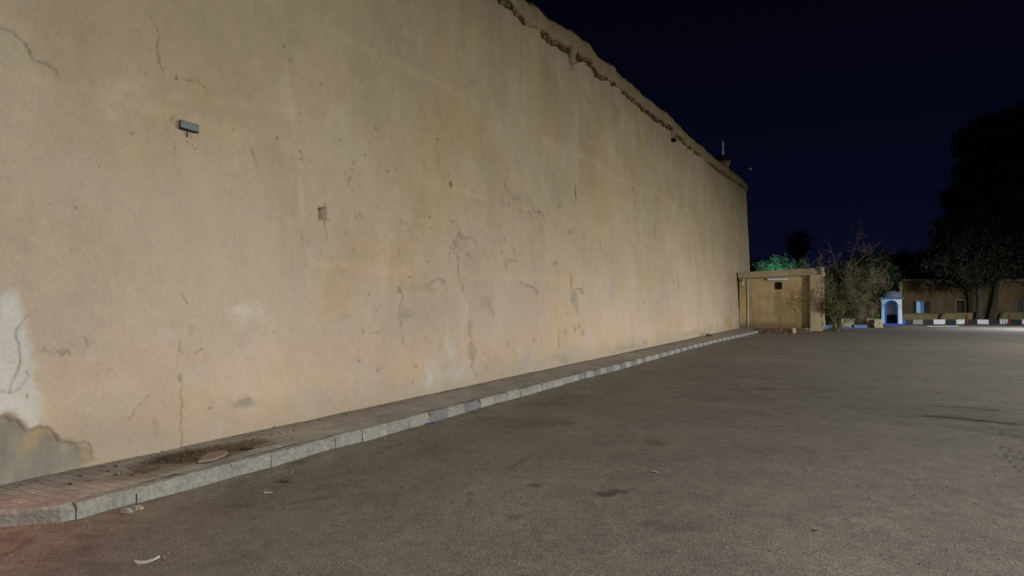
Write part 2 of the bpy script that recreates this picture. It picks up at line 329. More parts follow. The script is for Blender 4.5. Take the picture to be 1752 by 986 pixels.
# --- middle
PD = (2.405, (640, 250))
for pts, w, dk in (([(306, 110), (312, 140), (316, 165)], .008, .5), ([(537, 150), (545, 185)], .008, .6), ([(545, 185), (560, 210), (595, 220)], .006, .35), ([(735, 100), (745, 150)], .010, .6), ([(755, 180), (760, 195), (755, 215)], .008, .45), ([(760, 222), (768, 240), (760, 255)], .008, .5), ([(826, 150), (832, 210)], .009, .6),
                   ([(740, 310), (742, 328)], .012, .6), ([(652, 255), (660, 270), (690, 275), (695, 300)], .008, .45), ([(335, 310), (352, 345), (345, 385)], .008, .4), ([(332, 425), (334, 440)], .012, .6), ([(348, 420), (350, 470), (352, 520), (350, 545), (366, 575), (366, 605)], .010, .65),
                   ([(388, 770), (405, 800)], .008, .4), ([(412, 880), (400, 905), (410, 920), (425, 940)], .009, .6), ([(220, 570), (245, 555), (270, 545), (290, 560), (300, 595)], .007, .4), ([(118, 620), (108, 660), (105, 705), (115, 760), (118, 810)], .006, .4), ([(100, 580), (118, 620)], .006, .4), ([(130, 815), (130, 830)], .009, .5),
                   ([(600, 560), (620, 575), (650, 580), (665, 595), (678, 605)], .008, .5), ([(480, 640), (490, 680), (495, 700)], .009, .55), ([(460, 905), (465, 925)], .014, .75), ([(760, 740), (757, 800), (757, 850)], .008, .4), ([(925, 385), (940, 450)], .008, .4), ([(950, 570), (952, 590)], .012, .5), ([(830, 590), (858, 590), (862, 570)], .009, .5), ([(745, 830), (745, 870)], .009, .4),
                   ([(785, 650), (800, 700)], .008, .35), ([(540, 370), (542, 400)], .01, .4), ([(365, 380), (400, 376), (425, 400)], .006, .3), ([(240, 920), (242, 950)], .01, .5)): crack(pts, w, dk, *PD)
for c, r, cl, a, dp in (((340, 400), (10, 14), SPALL, .9, .018), ((316, 158), (5, 12), DARK, .8, .02), ((395, 740), (10, 34), SPALL, .5, .012), ((405, 850), (18, 34), SPALL, .65, .016), ((130, 690), (24, 22), GREY, .7, .012), ((104, 595), (10, 12), SPALL, .8, .012), ((812, 560), (6, 34), SPALL, .8, .015), ((824, 625), (12, 34), GREY, .8, .012), ((836, 670), (7, 22), GREY, .7, .01), ((858, 600), (9, 9), SPALL, .8, .012),
                        ((806, 356), (8, 8), SPALL, .9, .015), ((742, 482), (8, 9), SPALL, .8, .012), ((765, 245), (9, 10), SPALL, .6, .012), ((470, 650), (22, 26), SPALL, .35, .006), ((360, 395), (28, 40), SPALL, .25, .004), ((365, 550), (14, 14), (.42, .30, .14), .6, .006), ((455, 445), (16, 18), (.42, .30, .17), .5, .006), ((200, 585), (60, 18), SPALL, .35, .006), ((285, 557), (10, 10), SPALL, .6, .01),
                        ((318, 830), (20, 42), PALE, .75, 0), ((228, 945), (18, 32), PALE, .75, 0), ((640, 905), (85, 32), (.40, .37, .30), .7, .004), ((785, 885), (14, 12), GREY, .8, .008), ((350, 930), (70, 26), PALE, .5, 0), ((15, 925), (6, 8), SPALL, .8, .01), ((860, 770), (7, 14), SPALL, .6, .01), ((785, 765), (10, 20), SPALL, .4, .006), ((845, 740), (7, 14), SPALL, .5, .006), ((385, 660), (6, 30), PALE, .6, 0), ((540, 490), (6, 18), SPALL, .5, .006),
                        ((525, 235), (12, 22), SPALL, .3, .004), ((180, 290), (4, 4), DARK, .6, .01), ((228, 293), (4, 6), DARK, .6, .01), ((135, 320), (5, 5), DARK, .5, .01), ((180, 378), (6, 8), SPALL, .6, .01), ((550, 815), (5, 12), SPALL, .6, .01), ((658, 800), (6, 10), SPALL, .5, .01)):
    blob(c, r, cl, a, *PD, dep=dp)
ridge([(655, 0), (690, 260), (715, 450), (735, 700), (745, 860)], .05, .13, *PD)
ridge([(360, 560), (380, 650), (388, 700)], .05, .12, *PD)
PE = (3.653, (820, 0))
for pts, w, dk in (([(265, 270), (268, 350)], .008, .3), ([(266, 440), (250, 530)], .009, .45), ([(480, 490), (485, 540)], .009, .5), ([(655, 560), (685, 640)], .01, .5), ([(685, 600), (690, 650)], .01, .5), ([(672, 745), (685, 830), (695, 870)], .012, .65), ([(640, 385), (600, 392), (572, 440)], .02, .85)): crack(pts, w, dk, *PE)
for c, r in (((60, 670), (5, 4)), ((10, 400), (5, 6)), ((180, 718), (4, 6)), ((555, 700), (5, 6))): blob(c, r, SPALL, .7, *PE)
ridge([(50, 670), (130, 690), (260, 760), (370, 850), (520, 880), (640, 945)], .05, .14, *PE)
# --- far end
for pts, w, dk in (([(985, 318), (986, 340)], .012, .6), ([(1083, 320), (1086, 352)], .012, .5), ([(1252, 403), (1252, 410)], .03, .7), ([(1243, 424), (1243, 436)], .03, .6), ([(1105, 585), (1106, 594)], .02, .6), ([(1035, 430), (1038, 455)], .01, .35), ([(1120, 380), (1122, 410)], .012, .3), ([(1160, 470), (1161, 490)], .015, .35), ([(1205, 360), (1206, 385)], .016, .3), ([(1253, 350), (1262, 560)], .03, .35)): crack(pts, w, dk)
blob((1070, 596), (28, 6), (.33, .28, .21), .6, dep=0); blob((1245, 552), (6, 10), (.40, .28, .12), .8, dep=0); blob((1180, 570), (20, 5), (.36, .30, .22), .5, dep=0); blob((960, 610), (14, 8), GREY, .5, dep=0)
# random small cracks and chips over the weathered half
for i in range(46):
    u0 = random.uniform(560, 1240); f0 = random.random(); v0 = 90 + max(0, (u0 - 850)) * .7 + f0 * 420; v0 = min(v0, 826 - .206 * u0 - 6)
    if random.random() < .5:
        l = random.uniform(5, 22); crack([(u0, v0), (u0 + random.uniform(-2, 3), v0 + l * .5), (u0 + random.uniform(-3, 4), v0 + l)], .006, random.uniform(.15, .45))
    else: blob((u0, v0), (random.uniform(1, 3.5), random.uniform(2, 6)), SPALL, random.uniform(.3, .7), dep=.01)
for i in range(34):
    u0 = random.uniform(0, 560); v0 = random.uniform(0, 800 - .2 * u0); blob((u0, v0), (random.uniform(.8, 2), random.uniform(1, 3)), SPALL, random.uniform(.3, .7), dep=.006)
# putlog hole: a real recess, its inner shade also darkened into the colour
hs, hz = P([(1001, 636), (1046, 640), (1050, 713), (1018, 713)], *PC)
inside = (s > hs[0] + .004) & (s < hs[1] + .006) & (z < (hz[0] + hz[1]) / 2) & (z > hz[2])
disp[inside] -= .24; C[inside] = np.array([.13, .105, .085]) * (.7 + .6 * fbm(s[inside] * 14, z[inside] * 14, 3, 33))[:, None]
disp[s > 41.3] -= .03
disp *= sm(S_END, S_END - .15, s)
Vw = wall_pt(s, z, disp)
nc = len(s_cols); I = np.arange(nc * NR).reshape(nc, NR)
Fw = np.stack([I[:-1, :-1].ravel(), I[1:, :-1].ravel(), I[1:, 1:].ravel(), I[:-1, 1:].ravel()], 1)
wall = thing('rampart_wall', tuple(wall_pt(np.array(18.), np.array(0.))), 'long tall ochre plastered rampart wall with cracked, stained face and ragged coping', 'wall')
WO = np.array(wall.location)
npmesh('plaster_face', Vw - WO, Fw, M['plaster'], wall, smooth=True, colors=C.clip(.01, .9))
# body behind the face (end return, back)
mb = MB(); ss = np.linspace(-9, S_END, 40); T = 1.6
zb = ztop(ss) - CAPH + .1
e = [Vector(p) for p in np.concatenate([wall_pt(np.array([S_END - .002]), np.array([0.]), 0), wall_pt(np.array([S_END - .002]), np.array([zb[-1]]), 0)])]
bk = -T * Vector(n2)
mb.add([e[0], e[0] + bk, e[1] + bk, e[1]], [(0, 1, 2, 3)])
e0 = [Vector(p) for p in np.concatenate([wall_pt(np.array([-9.]), np.array([0.]), 0), wall_pt(np.array([-9.]), np.array([zb[0]]), 0)])]
mb.add([e0[0], e0[0] + bk, e0[1] + bk, e0[1]], [(3, 2, 1, 0)]); mb.add([e[0] + bk, e0[0] + bk, e0[1] + bk, e[1] + bk], [(0, 1, 2, 3)])
o = mb.build('wall_body', M['hut_trim'], wall, org=WO)
# coping: lumpy mud roll swept along the top
cs = np.unique(np.concatenate([np.arange(-9, 6, .12), np.arange(6, S_END + .02, .07), [S_END + .12]])); prof = [(-.02, -CAPH), (.07, -CAPH + .02), (.10, -CAPH + .08), (.10, -.36), (.085, -.2), (.06, -.08), (.0, -.015), (-.15, .03), (-.6, .06), (-1.2, .04), (-1.75, -.1), (-1.75, -CAPH)]
zt = ztop(cs); Vc = []
for j, (o_, dz) in enumerate(prof):
    nzv = (fbm(cs * 2.2, cs * 0 + j * .35, 4, 41) - .5); nzv = nzv + .5 * (fbm(cs * 7, cs * 0 + j * .9, 3, 44) - .5); amp = .13 if j < 10 else 0
    low = .16 * (fbm(cs * 2.6, cs * 0 + 7, 4, 43) - .5) if j < 4 else 0
    Vc.append(wall_pt(cs, zt + dz + (low if j < 4 else .05 * nzv), o_ + amp * nzv))
Vc = np.stack(Vc, 1); nk = len(prof); I = np.arange(len(cs) * nk).reshape(len(cs), nk)
Fc = np.stack([I[:-1, :-1].ravel(), I[1:, :-1].ravel(), I[1:, 1:].ravel(), I[:-1, 1:].ravel()], 1)
npmesh('coping', Vc.reshape(-1, 3) - WO, Fc, M['coping'], wall, smooth=True)
mb = MB(); mb.add([tuple(p) for p in Vc[-1]], [tuple(range(nk))]); mb.build('coping_end', M['coping'], wall, org=WO)
# broken slates showing under the coping
mb = MB(); sv = 2.0
Rw = Matrix(((d2[0], n2[0], 0), (d2[1], n2[1], 0), (0, 0, 1)))
while sv < S_END:
    gap = any(abs(sv - g) < w for g, w in ((16.6, .28), (28.9, .3), (40.9, .45)))
    if not gap and not ((random.random() < .08 or vnoise(np.array([sv * .8]), np.array([5.])) > .80)):
        for q in range(random.choice((1, 2, 2))):
            zc = float(ztop(np.array([sv]))[0]) - CAPH - .02 + random.uniform(-.06, .04)
            c = wall_pt(np.array(sv), np.array(zc), -.02 + random.uniform(0, .055))
            mb.box(c, (random.uniform(.06, .2), random.uniform(.10, .2), random.uniform(.025, .09)), Rw @ Matrix.Rotation(random.uniform(-.5, .5), 3, 'Y') @ Matrix.Rotation(random.uniform(-.4, .4), 3, 'Z'), jit=.018)
    sv += random.uniform(.06, .16)
mb.build('slate_course', M['ragged'], wall, org=WO)
# two water spouts under the coping
def spout(u, v, w, h, dep, hole):
    (a,), (b,) = wall_sz(np.array([u], float), np.array([v], float)); mb = MB()
    n = 10; prof = []
    for i in range(n):
        t = i / (n - 1); prof.append((w * (1 - .75 * t ** 1.3), h * (.5 - t), dep * (1 - t) ** .8 + .02))
    vs = []; fs = []
    for hw, dz, dp in prof:
        for x, y in ((-hw, -.05), (-hw * .8, dp * .8), (0, dp), (hw * .8, dp * .8), (hw, -.05)):
            vs.append(tuple(wall_pt(np.array(a + x), np.array(b + dz), y)))
    for i in range(n - 1):
        for k in range(4): fs.append((i * 5 + k, i * 5 + k + 1, (i + 1) * 5 + k + 1, (i + 1) * 5 + k))
    mb.add(vs, fs); o = mb.build('spout', M['coping'], wall, smooth=True, org=WO)
    if hole:
        m2 = MB(); c = wall_pt(np.array(a + .02), np.array(b - h * .52), dep * .3); m2.box(c, (w * 1.1, dep * .9, .09), Rw, jit=.02); m2.build('spout_mouth', M['void'], o, org=WO)
spout(976, 97, .26, .52, .15, False); spout(1149, 230, .26, .50, .22, True)

# ------------------------------------------------------------------ ground: polar sheet out to the horizon, finer near the camera
th = np.linspace(R(-62), R(62), 520); rr = np.concatenate([[.4], np.geomspace(1.2, 60, 620), np.geomspace(66, 3500, 26)])
Tq, Rq = np.meshgrid(th, rr, indexing='ij'); gx = (Rq * np.sin(Tq)).ravel(); gy = (Rq * np.cos(Tq)).ravel()
gz = .035 * (fbm(gx * .25, gy * .25, 3, 50) - .5) + .012 * (fbm(gx * 1.6, gy * 1.6, 4, 51) - .5) + .006 * (fbm(gx * 9, gy * 9, 3, 52) - .5)
g1 = fbm(gx * .22, gy * .22, 5, 53); g2 = fbm(gx * 1.4, gy * 1.4, 5, 54); g3 = fbm(gx * 6, gy * 6, 4, 55)
G = np.array([.170, .150, .126])[None] * (1 + .34 * (g1 - .5) + .30 * (g2 - .5) + .35 * (g3 - .5))[:, None]
# dusty margin along the kerb
rel = np.stack([gx - P0[0], gy - P0[1]], -1); wd = rel @ n2[:2]; sd = rel @ d2[:2]
du = (sm(6.5, 1.2, wd) * sm(.38, .62, fbm(gx * .7, gy * .7, 5, 56) + .12))[:, None] * .75
G = G * (1 - du) + np.array([.19, .162, .128]) * du * (.75 + .5 * g2[:, None])
du2 = (sm(1.75, 1.1, wd - .3 * (g2 - .5)))[:, None] * .8 * (sd < 39)[:, None]; G = G * (1 - du2) + np.array([.215, .185, .145]) * du2 * (.7 + .6 * g3[:, None]); gz += .03 * du2[:, 0] * g2
def gblob(u, v, ru, rv, c, a, soft=.4):
    p = gnd(u, v); q = gnd(u + ru, v); w = gnd(u, v - rv); rx = abs(q.x - p.x); ry = abs(w.y - p.y)
    ix = np.nonzero((np.abs(gx - p.x) < rx * 2.5) & (np.abs(gy - p.y) < ry * 2.5))[0]
    a = a * .72; k = sm(1 + soft, 1 - soft, np.hypot((gx[ix] - p.x) / rx, (gy[ix] - p.y) / ry) + 1.3 * (fbm(gx[ix] * 2 / rx, gy[ix] * 2 / ry, 3, 57) - .5))[:, None] * a
    G[ix] = G[ix] * (1 - k) + np.array(c) * k
OIL = (.034, .028, .022); DST = (.09, .075, .045)
for a in ((1034, 844, 19, 4, OIL, .95), (1058, 839, 16, 3.4, OIL, .95), (915, 829, 12, 3, OIL, .85), (880, 884, 13, 5, DST, .8), (900, 861, 6, 3, DST, .5), (975, 842, 40, 9, DST, .35), (1125, 756, 24, 6, DST, .5), (1125, 756, 9, 4, OIL, .35), (804, 852, 5, 12, DST, .6), (1145, 898, 50, 10, (.07, .062, .054), .5), (1060, 806, 10, 2, DST, .5),
          (1310, 664, 20, 2, OIL, .5), (1410, 680, 16, 1.5, OIL, .35), (930, 722, 60, 8, (.085, .068, .05), .5), (970, 724, 12, 2, OIL, .5), (410, 865, 24, 3.5, OIL, .5), (510, 793, 16, 3.5, (.10, .06, .045), .7), (545, 832, 9, 1.6, OIL, .5), (560, 828, 7, 1.6, OIL, .5), (660, 846, 40, 7, (.13, .08, .06), .4), (730, 770, 30, 5, (.13, .085, .065), .45), (820, 770, 30, 5, (.09, .075, .05), .4), (540, 870, 40, 6, (.12, .08, .06), .35), (1640, 715, 70, 5, DST, .5)): gblob(*a)
def track(pts, w, dk, dep=.012):
    q = [gnd(*p) for p in pts]; dist = np.full(len(gx), 1e9)
    for a, b in zip(q[:-1], q[1:]):
        ex, ey = b.x - a.x, b.y - a.y; t = np.clip(((gx - a.x) * ex + (gy - a.y) * ey) / (ex * ex + ey * ey), 0, 1); dist = np.minimum(dist, np.hypot(gx - a.x - t * ex, gy - a.y - t * ey))
    k = np.exp(-(dist / w) ** 2) * sm(.3, .5, fbm(gx * 2.2, gy * 2.2, 3, 58)); G[:] = G * (1 - dk * k)[:, None]; gz[:] = gz - dep * k
track([(1565, 710), (1620, 714), (1690, 721), (1760, 728)], .10, .75); track([(1605, 695), (1660, 698), (1700, 703)], .08, .6); track([(1620, 730), (1700, 742), (1760, 748)], .06, .3)
for dx in (0, 13, 26): track([(1712 + dx, 735), (1710 + dx, 755), (1716 + dx, 772), (1728 + dx, 790), (1748 + dx, 808)], .013, .4, .006)
for a in ([(870, 800), (900, 780), (925, 765)], [(640, 775), (700, 752), (770, 742)], [(1080, 690), (1180, 676)], [(480, 862), (560, 850)], [(1250, 730), (1330, 728), (1440, 733)]): track(a, .03, .3, .005)
cr = sm(.46, .5, fbm(gx * .9, gy * .9, 5, 59)) * sm(.54, .5, fbm(gx * .9, gy * .9, 5, 59)) * sm(.5, .65, fbm(gx * .3, gy * .3, 3, 60)); G *= (1 - .22 * cr)[:, None]
gz = np.where(Rq.ravel() > 60, 0, gz) - .004
I = np.arange(len(th) * len(rr)).reshape(len(th), len(rr))
Fg = np.stack([I[:-1, :-1].ravel(), I[1:, :-1].ravel(), I[1:, 1:].ravel(), I[:-1, 1:].ravel()], 1)
gr = npmesh('ground', np.stack([gx, gy, gz], 1), Fg, M['asphalt'], smooth=True, colors=G.clip(.012, .5)); tag(gr, kind='structure')
def ground_z(x, y):
    x = np.array([x]); y = np.array([y]); return float((.035 * (fbm(x * .25, y * .25, 3, 50) - .5) + .012 * (fbm(x * 1.6, y * 1.6, 4, 51) - .5))[0]) - .004
# sheet behind the camera so the yard goes on
mb = MB(); mb.add([(-400, -400, -.03), (400, -400, -.03), (400, 1.0, -.03), (-400, 1.0, -.03)], [(0, 1, 2, 3)]); tag(mb.build('yard_behind', M['earth']), kind='structure')

# ------------------------------------------------------------------ kerb line
KP = [(110, 897), (290, 846), (423, 807), (600, 762), (693, 736), (849, 692), (1043.5, 639), (1191, 595), (1240, 583), (1297, 570)]
kq = [np.array(gnd(*p)) for p in KP]; ks = np.array([(q - P0) @ d2 for q in kq]); kw = np.array([(q - P0) @ n2 for q in kq])
print('kerb s', ks.round(2), 'w', kw.round(2), 'S_END', S_END, 'ztop', Z_.round(2), S_.round(2))
cf = np.polyfit(ks[:8], kw[:8], 1)
def koff(sv):
    sv = np.asarray(sv, float); b = cf[0] * np.clip(sv, -9, 26) + cf[1]
    xb = np.clip(-.02 - sv, 0, 5); b = np.maximum(b - .80 * xb * sm(0, .25, xb), .17)
    return b + (kw[-1] - (cf[0] * 26 + cf[1])) * sm(24, ks[-1] + .5, sv) + .03 * (fbm(sv * .4, sv * 0 + 2, 3, 61) - .5)
KH = .135; KT = .12; KS_END = ks[-1]
def flat_pt(sv, w, zz): return np.array([P0[0], P0[1], 0]) + sv * d2 + w * n2 + np.array([0, 0, zz])
M['kerb_light'] = mat('worn_white_kerb', (.36, .342, .302), (.25, .236, .208), scale=5, rough=.9, bump=.8, bscale=22, spec=.1, speck=(26, .16))
M['kerb_dark'] = mat('worn_dark_kerb', (.235, .23, .22), (.155, .152, .153), scale=4, rough=.9, bump=.8, bscale=22, spec=.1, speck=(26, .16))
M['kerb_mid'] = mat('bare_kerb', (.315, .30, .265), (.23, .216, .192), scale=4, rough=.9, bump=.8, bscale=22, spec=.1, speck=(26, .16))
mb = MB(); sv = -8.0; i = 0
while sv < KS_END:
    L = random.uniform(.42, .52); L = .47; a, b = sv + .003, sv + L - .003
    jw, jz = random.uniform(-.007, .007), random.uniform(-.008, .006)
    near = sv < 10
    m = (i % 2) if not near else random.choice((0, 2, 2, 2, 1)) if i % 2 else random.choice((0, 0, 2))
    if not near and random.random() < .04: m = 2
    nseg = 5; vs = []; fs = []
    for k in range(nseg + 1):
        q = a + (b - a) * k / nseg; w = float(koff(q)) + jw; ch = .02 + .02 * random.random() * (1.2 if k in (0, nseg) else 1)
        rj = lambda x=.005: random.uniform(-x, x)
        for (o_, zz) in ((0 + rj(), -.12), (rj(), KH * .5 + rj()), (rj(), KH - ch + jz), (-ch + rj(), KH + jz + rj(.003)), (-KT, KH + jz + rj(.003)), (-KT, -.12)): vs.append(flat_pt(q, w + o_, zz))
    for k in range(nseg):
        for j in range(6): fs.append((k * 6 + j, (k + 1) * 6 + j, (k + 1) * 6 + (j + 1) % 6, k * 6 + (j + 1) % 6))
    fs += [(5, 4, 3, 2, 1, 0), tuple(nseg * 6 + j for j in range(6))]
    mb.add(vs, fs, m); sv += L; i += 1
tag(mb.build('kerb', [M['kerb_light'], M['kerb_dark'], M['kerb_mid']]), kind='structure')

# ------------------------------------------------------------------ pavement with small ribbed tiles and a collapsed spot
ps = np.concatenate([np.linspace(-8, -1, 30), np.arange(-.97, 9, .03), np.geomspace(9.05, 41.2, 200)]); pw = np.linspace(-.12, 1, 44)
A, B = np.meshgrid(ps, pw, indexing='ij'); wk = koff(A) - KT - .004; Wm = np.where(B < 0, B, B * wk); A_ = A.ravel(); W_ = Wm.ravel(); tB = B.ravel()
PZ = KH - .006 + .012 * (fbm(A_ * .9, W_ * .9, 3, 70) - .5) + .006 * (fbm(A_ * 4, W_ * 4, 3, 71) - .5)
pc = np.array([.36, .322, .275])[None] * (1 + .5 * (fbm(A_ * .8, W_ * 1.5, 5, 72) - .5) + .5 * (fbm(A_ * 5, W_ * 5, 4, 73) - .5))[:, None]
dirt = (sm(.4, .0, W_ - .25 * (fbm(A_ * 2, W_ * 2, 3, 74) - .5)))[:, None] * .6; pc = pc * (1 - dirt) + np.array([.27, .23, .18]) * dirt
def pav_sw(u, v):
    q = np.array(gnd(u, v, KH)); return (q - P0) @ d2, (q - P0) @ n2
a0, b0 = pav_sw(345, 772); a1, b1 = pav_sw(420, 770)
hq = np.hypot((A_ - a0) / .78, (W_ - b0 - .0) / .33) + 1.0 * (fbm(A_ * 3, W_ * 3, 4, 75) - .5)
hk = sm(1.2, .65, hq); PZ -= .032 * hk * (.8 + .4 * fbm(A_ * 7, W_ * 7, 3, 76)); pc = pc * (1 - hk[:, None]) + np.array([.115, .088, .055]) * hk[:, None] * (.6 + .8 * fbm(A_ * 9, W_ * 9, 4, 77))[:, None]
PK = [(a0 - .65, .62, .22), (a1 + .1, .5, .25)]
for (ca, cb, rr_) in PK:
    k = sm(1.2, .7, np.hypot((A_ - ca) / (rr_ * 2), (W_ - cb) / rr_) + (fbm(A_ * 4, W_ * 4, 3, 78) - .5))[:, None] * .6; pc = pc * (1 - k) + np.array([.25, .175, .13]) * k
red = sm(-.1, -1.4, A_)[:, None] * .6; pc = pc * (1 - red) + np.array([.32, .21, .165]) * red  # red tail light glow mixed into the paving colour at the near end
Vp = np.stack([flat_pt(0, 0, 0)[0] + A_ * d2[0] + W_ * n2[0], flat_pt(0, 0, 0)[1] + A_ * d2[1] + W_ * n2[1], PZ], 1)
I = np.arange(len(ps) * len(pw)).reshape(len(ps), len(pw)); Fp = np.stack([I[:-1, :-1].ravel(), I[:-1, 1:].ravel(), I[1:, 1:].ravel(), I[1:, :-1].ravel()], 1)
mp = mat('pavement_tiles', (0, 0, 0), attr=True, scale=30, vgain=.2, rough=.92, spec=.1, speck=(70, .2))
nt = mp.node_tree; N = nt.nodes; L_ = nt.links; uvn = N.new('ShaderNodeUVMap'); bt = N.new('ShaderNodeTexBrick'); bt.inputs['Scale'].default_value = 1; bt.inputs['Brick Width'].default_value = .2; bt.inputs['Row Height'].default_value = .1
bt.inputs['Mortar Size'].default_value = .007; bt.inputs['Color1'].default_value = (1, 1, 1, 1); bt.inputs['Color2'].default_value = (.8, .78, .76, 1); bt.inputs['Mortar'].default_value = (.6, .58, .55, 1); bt.inputs['Mortar Smooth'].default_value = .3
L_.new(uvn.outputs[0], bt.inputs['Vector']); bs = N['Principled BSDF']; src = bs.inputs['Base Color'].links[0].from_socket; mm = N.new('ShaderNodeMix'); mm.data_type = 'RGBA'; mm.blend_type = 'MULTIPLY'; mm.inputs[0].default_value = .8
L_.new(src, mm.inputs[6]); L_.new(bt.outputs['Color'], mm.inputs[7]); L_.new(mm.outputs[2], bs.inputs['Base Color']); bp = N.new('ShaderNodeBump'); bp.inputs['Strength'].default_value = .6; bp.inputs['Distance'].default_value = .008
inv = N.new('ShaderNodeMath'); inv.operation = 'SUBTRACT'; inv.inputs[0].default_value = 1; L_.new(bt.outputs['Fac'], inv.inputs[1]); L_.new(inv.outputs[0], bp.inputs['Height']); L_.new(bp.outputs[0], bs.inputs['Normal'])
tag(npmesh('pavement', Vp, Fp, mp, smooth=True, colors=pc.clip(.01, .6), uv=np.stack([W_, A_], 1)), kind='structure')
# loose slabs and lumps of the collapsed spot
def slab(u, v, w, l, rz, tilt, m, label, name='paving_slab', cat='paving slab', zz=.03):
    p = gnd(u, v, KH); mb = MB(); q = [(math.cos(t) * w * .62 * random.uniform(.75, 1.1), math.sin(t) * l * .55 * random.uniform(.75, 1.1)) for t in (.3, 1.2, 1.9, 2.9, 3.6, 4.6, 5.6)]; n = len(q)
    mb.add([(x, y, zz) for zz in (-.013, .011) for x, y in q], [tuple(range(n))[::-1], tuple(range(n, 2 * n))] + [(i, (i + 1) % n, n + (i + 1) % n, n + i) for i in range(n)]); o = mb.build(name, m, bevel=.003); o.location = (p.x, p.y, KH + zz); o.rotation_euler = (tilt[0], tilt[1], -ANG + rz); tag(o, label, cat)
slab(366, 786, .15, .40, .3, (.02, .07), M['pink_slab'], 'pinkish broken slab lying across the hole in the pavement beside the kerb')
slab(436, 763, .15, .26, -.1, (.01, .02), M['brick'], 'brown loose paving slab just beyond the hole in the pavement', zz=.008)

# ------------------------------------------------------------------ grey wall lamp
lu = P([(305, 208), (338, 212.5), (338, 224.5), (306.5, 221)])
a = (lu[0][0] + lu[0][1]) / 2; b = (lu[1].max() + lu[1].min()) / 2; Lw = abs(lu[0][1] - lu[0][0]); 
lp = thing('wall_lamp', tuple(wall_pt(np.array(a), np.array(b))), 'grey metal box lamp fixed high on the plaster wall', 'wall lamp', rz=-ANG)
# local: x out of wall, y along wall
lp.rotation_euler = (0, 0, math.atan2(n2[1], n2[0]))
mb = MB(); mb.box((.022, 0, 0), (.028, Lw * .98, .085), Matrix.Rotation(-.03, 3, 'X'), taper=.97); mb.build('housing', M['metal_grey'], lp, bevel=.008)
mb = MB(); mb.box((.022, 0, -.045), (.024, Lw * .92, .008), Matrix.Rotation(-.03, 3, 'X')); mb.build('lens', M['void'], lp, bevel=.003)
mb = MB(); mb.box((-.004, 0, 0), (.03, Lw * .5, .06)); mb.build('mount', M['metal_dark'], lp)
mb = MB(); mb.tube([(.02, -.02, -.04), (.012, -.02, -.08), (.006, -.01, -.12)], [.008, .007, .006]); mb.build('cable_stub', M['metal_dark'], lp)

# ------------------------------------------------------------------ the small annex at the far end of the wall
HS = 41.2; HL = np.array([P0[0], P0[1], 0]) + HS * d2
kx = (1405 - CU) / F; HW = (kx * HL[1] - HL[0]) / (n2[0] - kx * n2[1]); 
hut = thing('hut', tuple(HL + n2 * HW / 2), 'small ochre rendered hut with flat coping built against the end of the tall wall', 'hut')
hut.rotation_euler = (0, 0, math.atan2(n2[1], n2[0]))     # local x along the front to the right, local -y to the viewer... y = d2
HH = 3.8; hw = HW / 2
def hx(u):      # local x on the front for photo column u
    k = (u - CU) / F; t = (k * HL[1] - HL[0]) / (n2[0] - k * n2[1]); return t - hw
def hzv(u, v):
    k = hx(u) + hw; D = HL[1] + n2[1] * k; return float(at(u, v, D).z)
zc1 = hzv(1402, 469.8); ztp = hzv(1402, 458.5)
wx0, wx1, wz0, wz1 = hx(1325.5), hx(1338.5), hzv(1332, 495.5), hzv(1332, 482.5)
def wall_with_holes(x0, x1, z0, z1, holes, y=0, t=.3):
    xs = sorted({x0, x1, *[h[0] for h in holes], *[h[1] for h in holes]}); zs = sorted({z0, z1, *[h[2] for h in holes], *[h[3] for h in holes]}); mb = MB()
    for i in range(len(xs) - 1):
        for j in range(len(zs) - 1):
            a, b, c, e = xs[i], xs[i + 1], zs[j], zs[j + 1]
            if any(h[0] <= a and b <= h[1] and h[2] <= c and e <= h[3] for h in holes): continue
            mb.add([(a, y, c), (b, y, c), (b, y, e), (a, y, e)], [(0, 1, 2, 3)]); mb.add([(a, y + t, c), (b, y + t, c), (b, y + t, e), (a, y + t, e)], [(3, 2, 1, 0)])
    for h in holes:
        a, b, c, e = h
        mb.add([(a, y, c), (a, y + t, c), (a, y + t, e), (a, y, e)], [(0, 1, 2, 3)]); mb.add([(b, y, c), (b, y + t, c), (b, y + t, e), (b, y, e)], [(3, 2, 1, 0)])
        mb.add([(a, y, c), (b, y, c), (b, y + t, c), (a, y + t, c)], [(0, 1, 2, 3)]); mb.add([(a, y, e), (b, y, e), (b, y + t, e), (a, y + t, e)], [(3, 2, 1, 0)])
    return mb
def stained_front(name, parent, m, x0, x1, z0, z1, holes, colf, step, y=0):
    xs = np.unique(np.concatenate([np.arange(x0, x1, step), [x1], *[[h[0], h[1]] for h in holes]])); zs = np.unique(np.concatenate([np.arange(z0, z1, step), [z1], *[[h[2], h[3]] for h in holes]]))
    A, B = np.meshgrid(xs, zs, indexing='ij'); I = np.arange(A.size).reshape(A.shape)
    Fq = np.stack([I[:-1, :-1].ravel(), I[1:, :-1].ravel(), I[1:, 1:].ravel(), I[:-1, 1:].ravel()], 1); cx = (A[:-1, :-1] + A[1:, 1:]).ravel() / 2; cz = (B[:-1, :-1] + B[1:, 1:]).ravel() / 2
    keep = np.ones(len(cx), bool)
    for h in holes: keep &= ~((cx > h[0]) & (cx < h[1]) & (cz > h[2]) & (cz < h[3]))
    a, b = A.ravel(), B.ravel(); edge = np.ones(len(a))
    for h in holes: edge *= np.clip(np.maximum.reduce([h[0] - a, a - h[1], h[2] - b, b - h[3]]) / .15, 0, 1)
    dy = -.03 * (fbm(a * .9 + 40, b * .9, 4, 81) - .5) * edge - .012
    return npmesh(name, np.stack([a, y + dy, b], 1), Fq[keep], m, parent, smooth=True, colors=colf(a, b).clip(.01, .8))
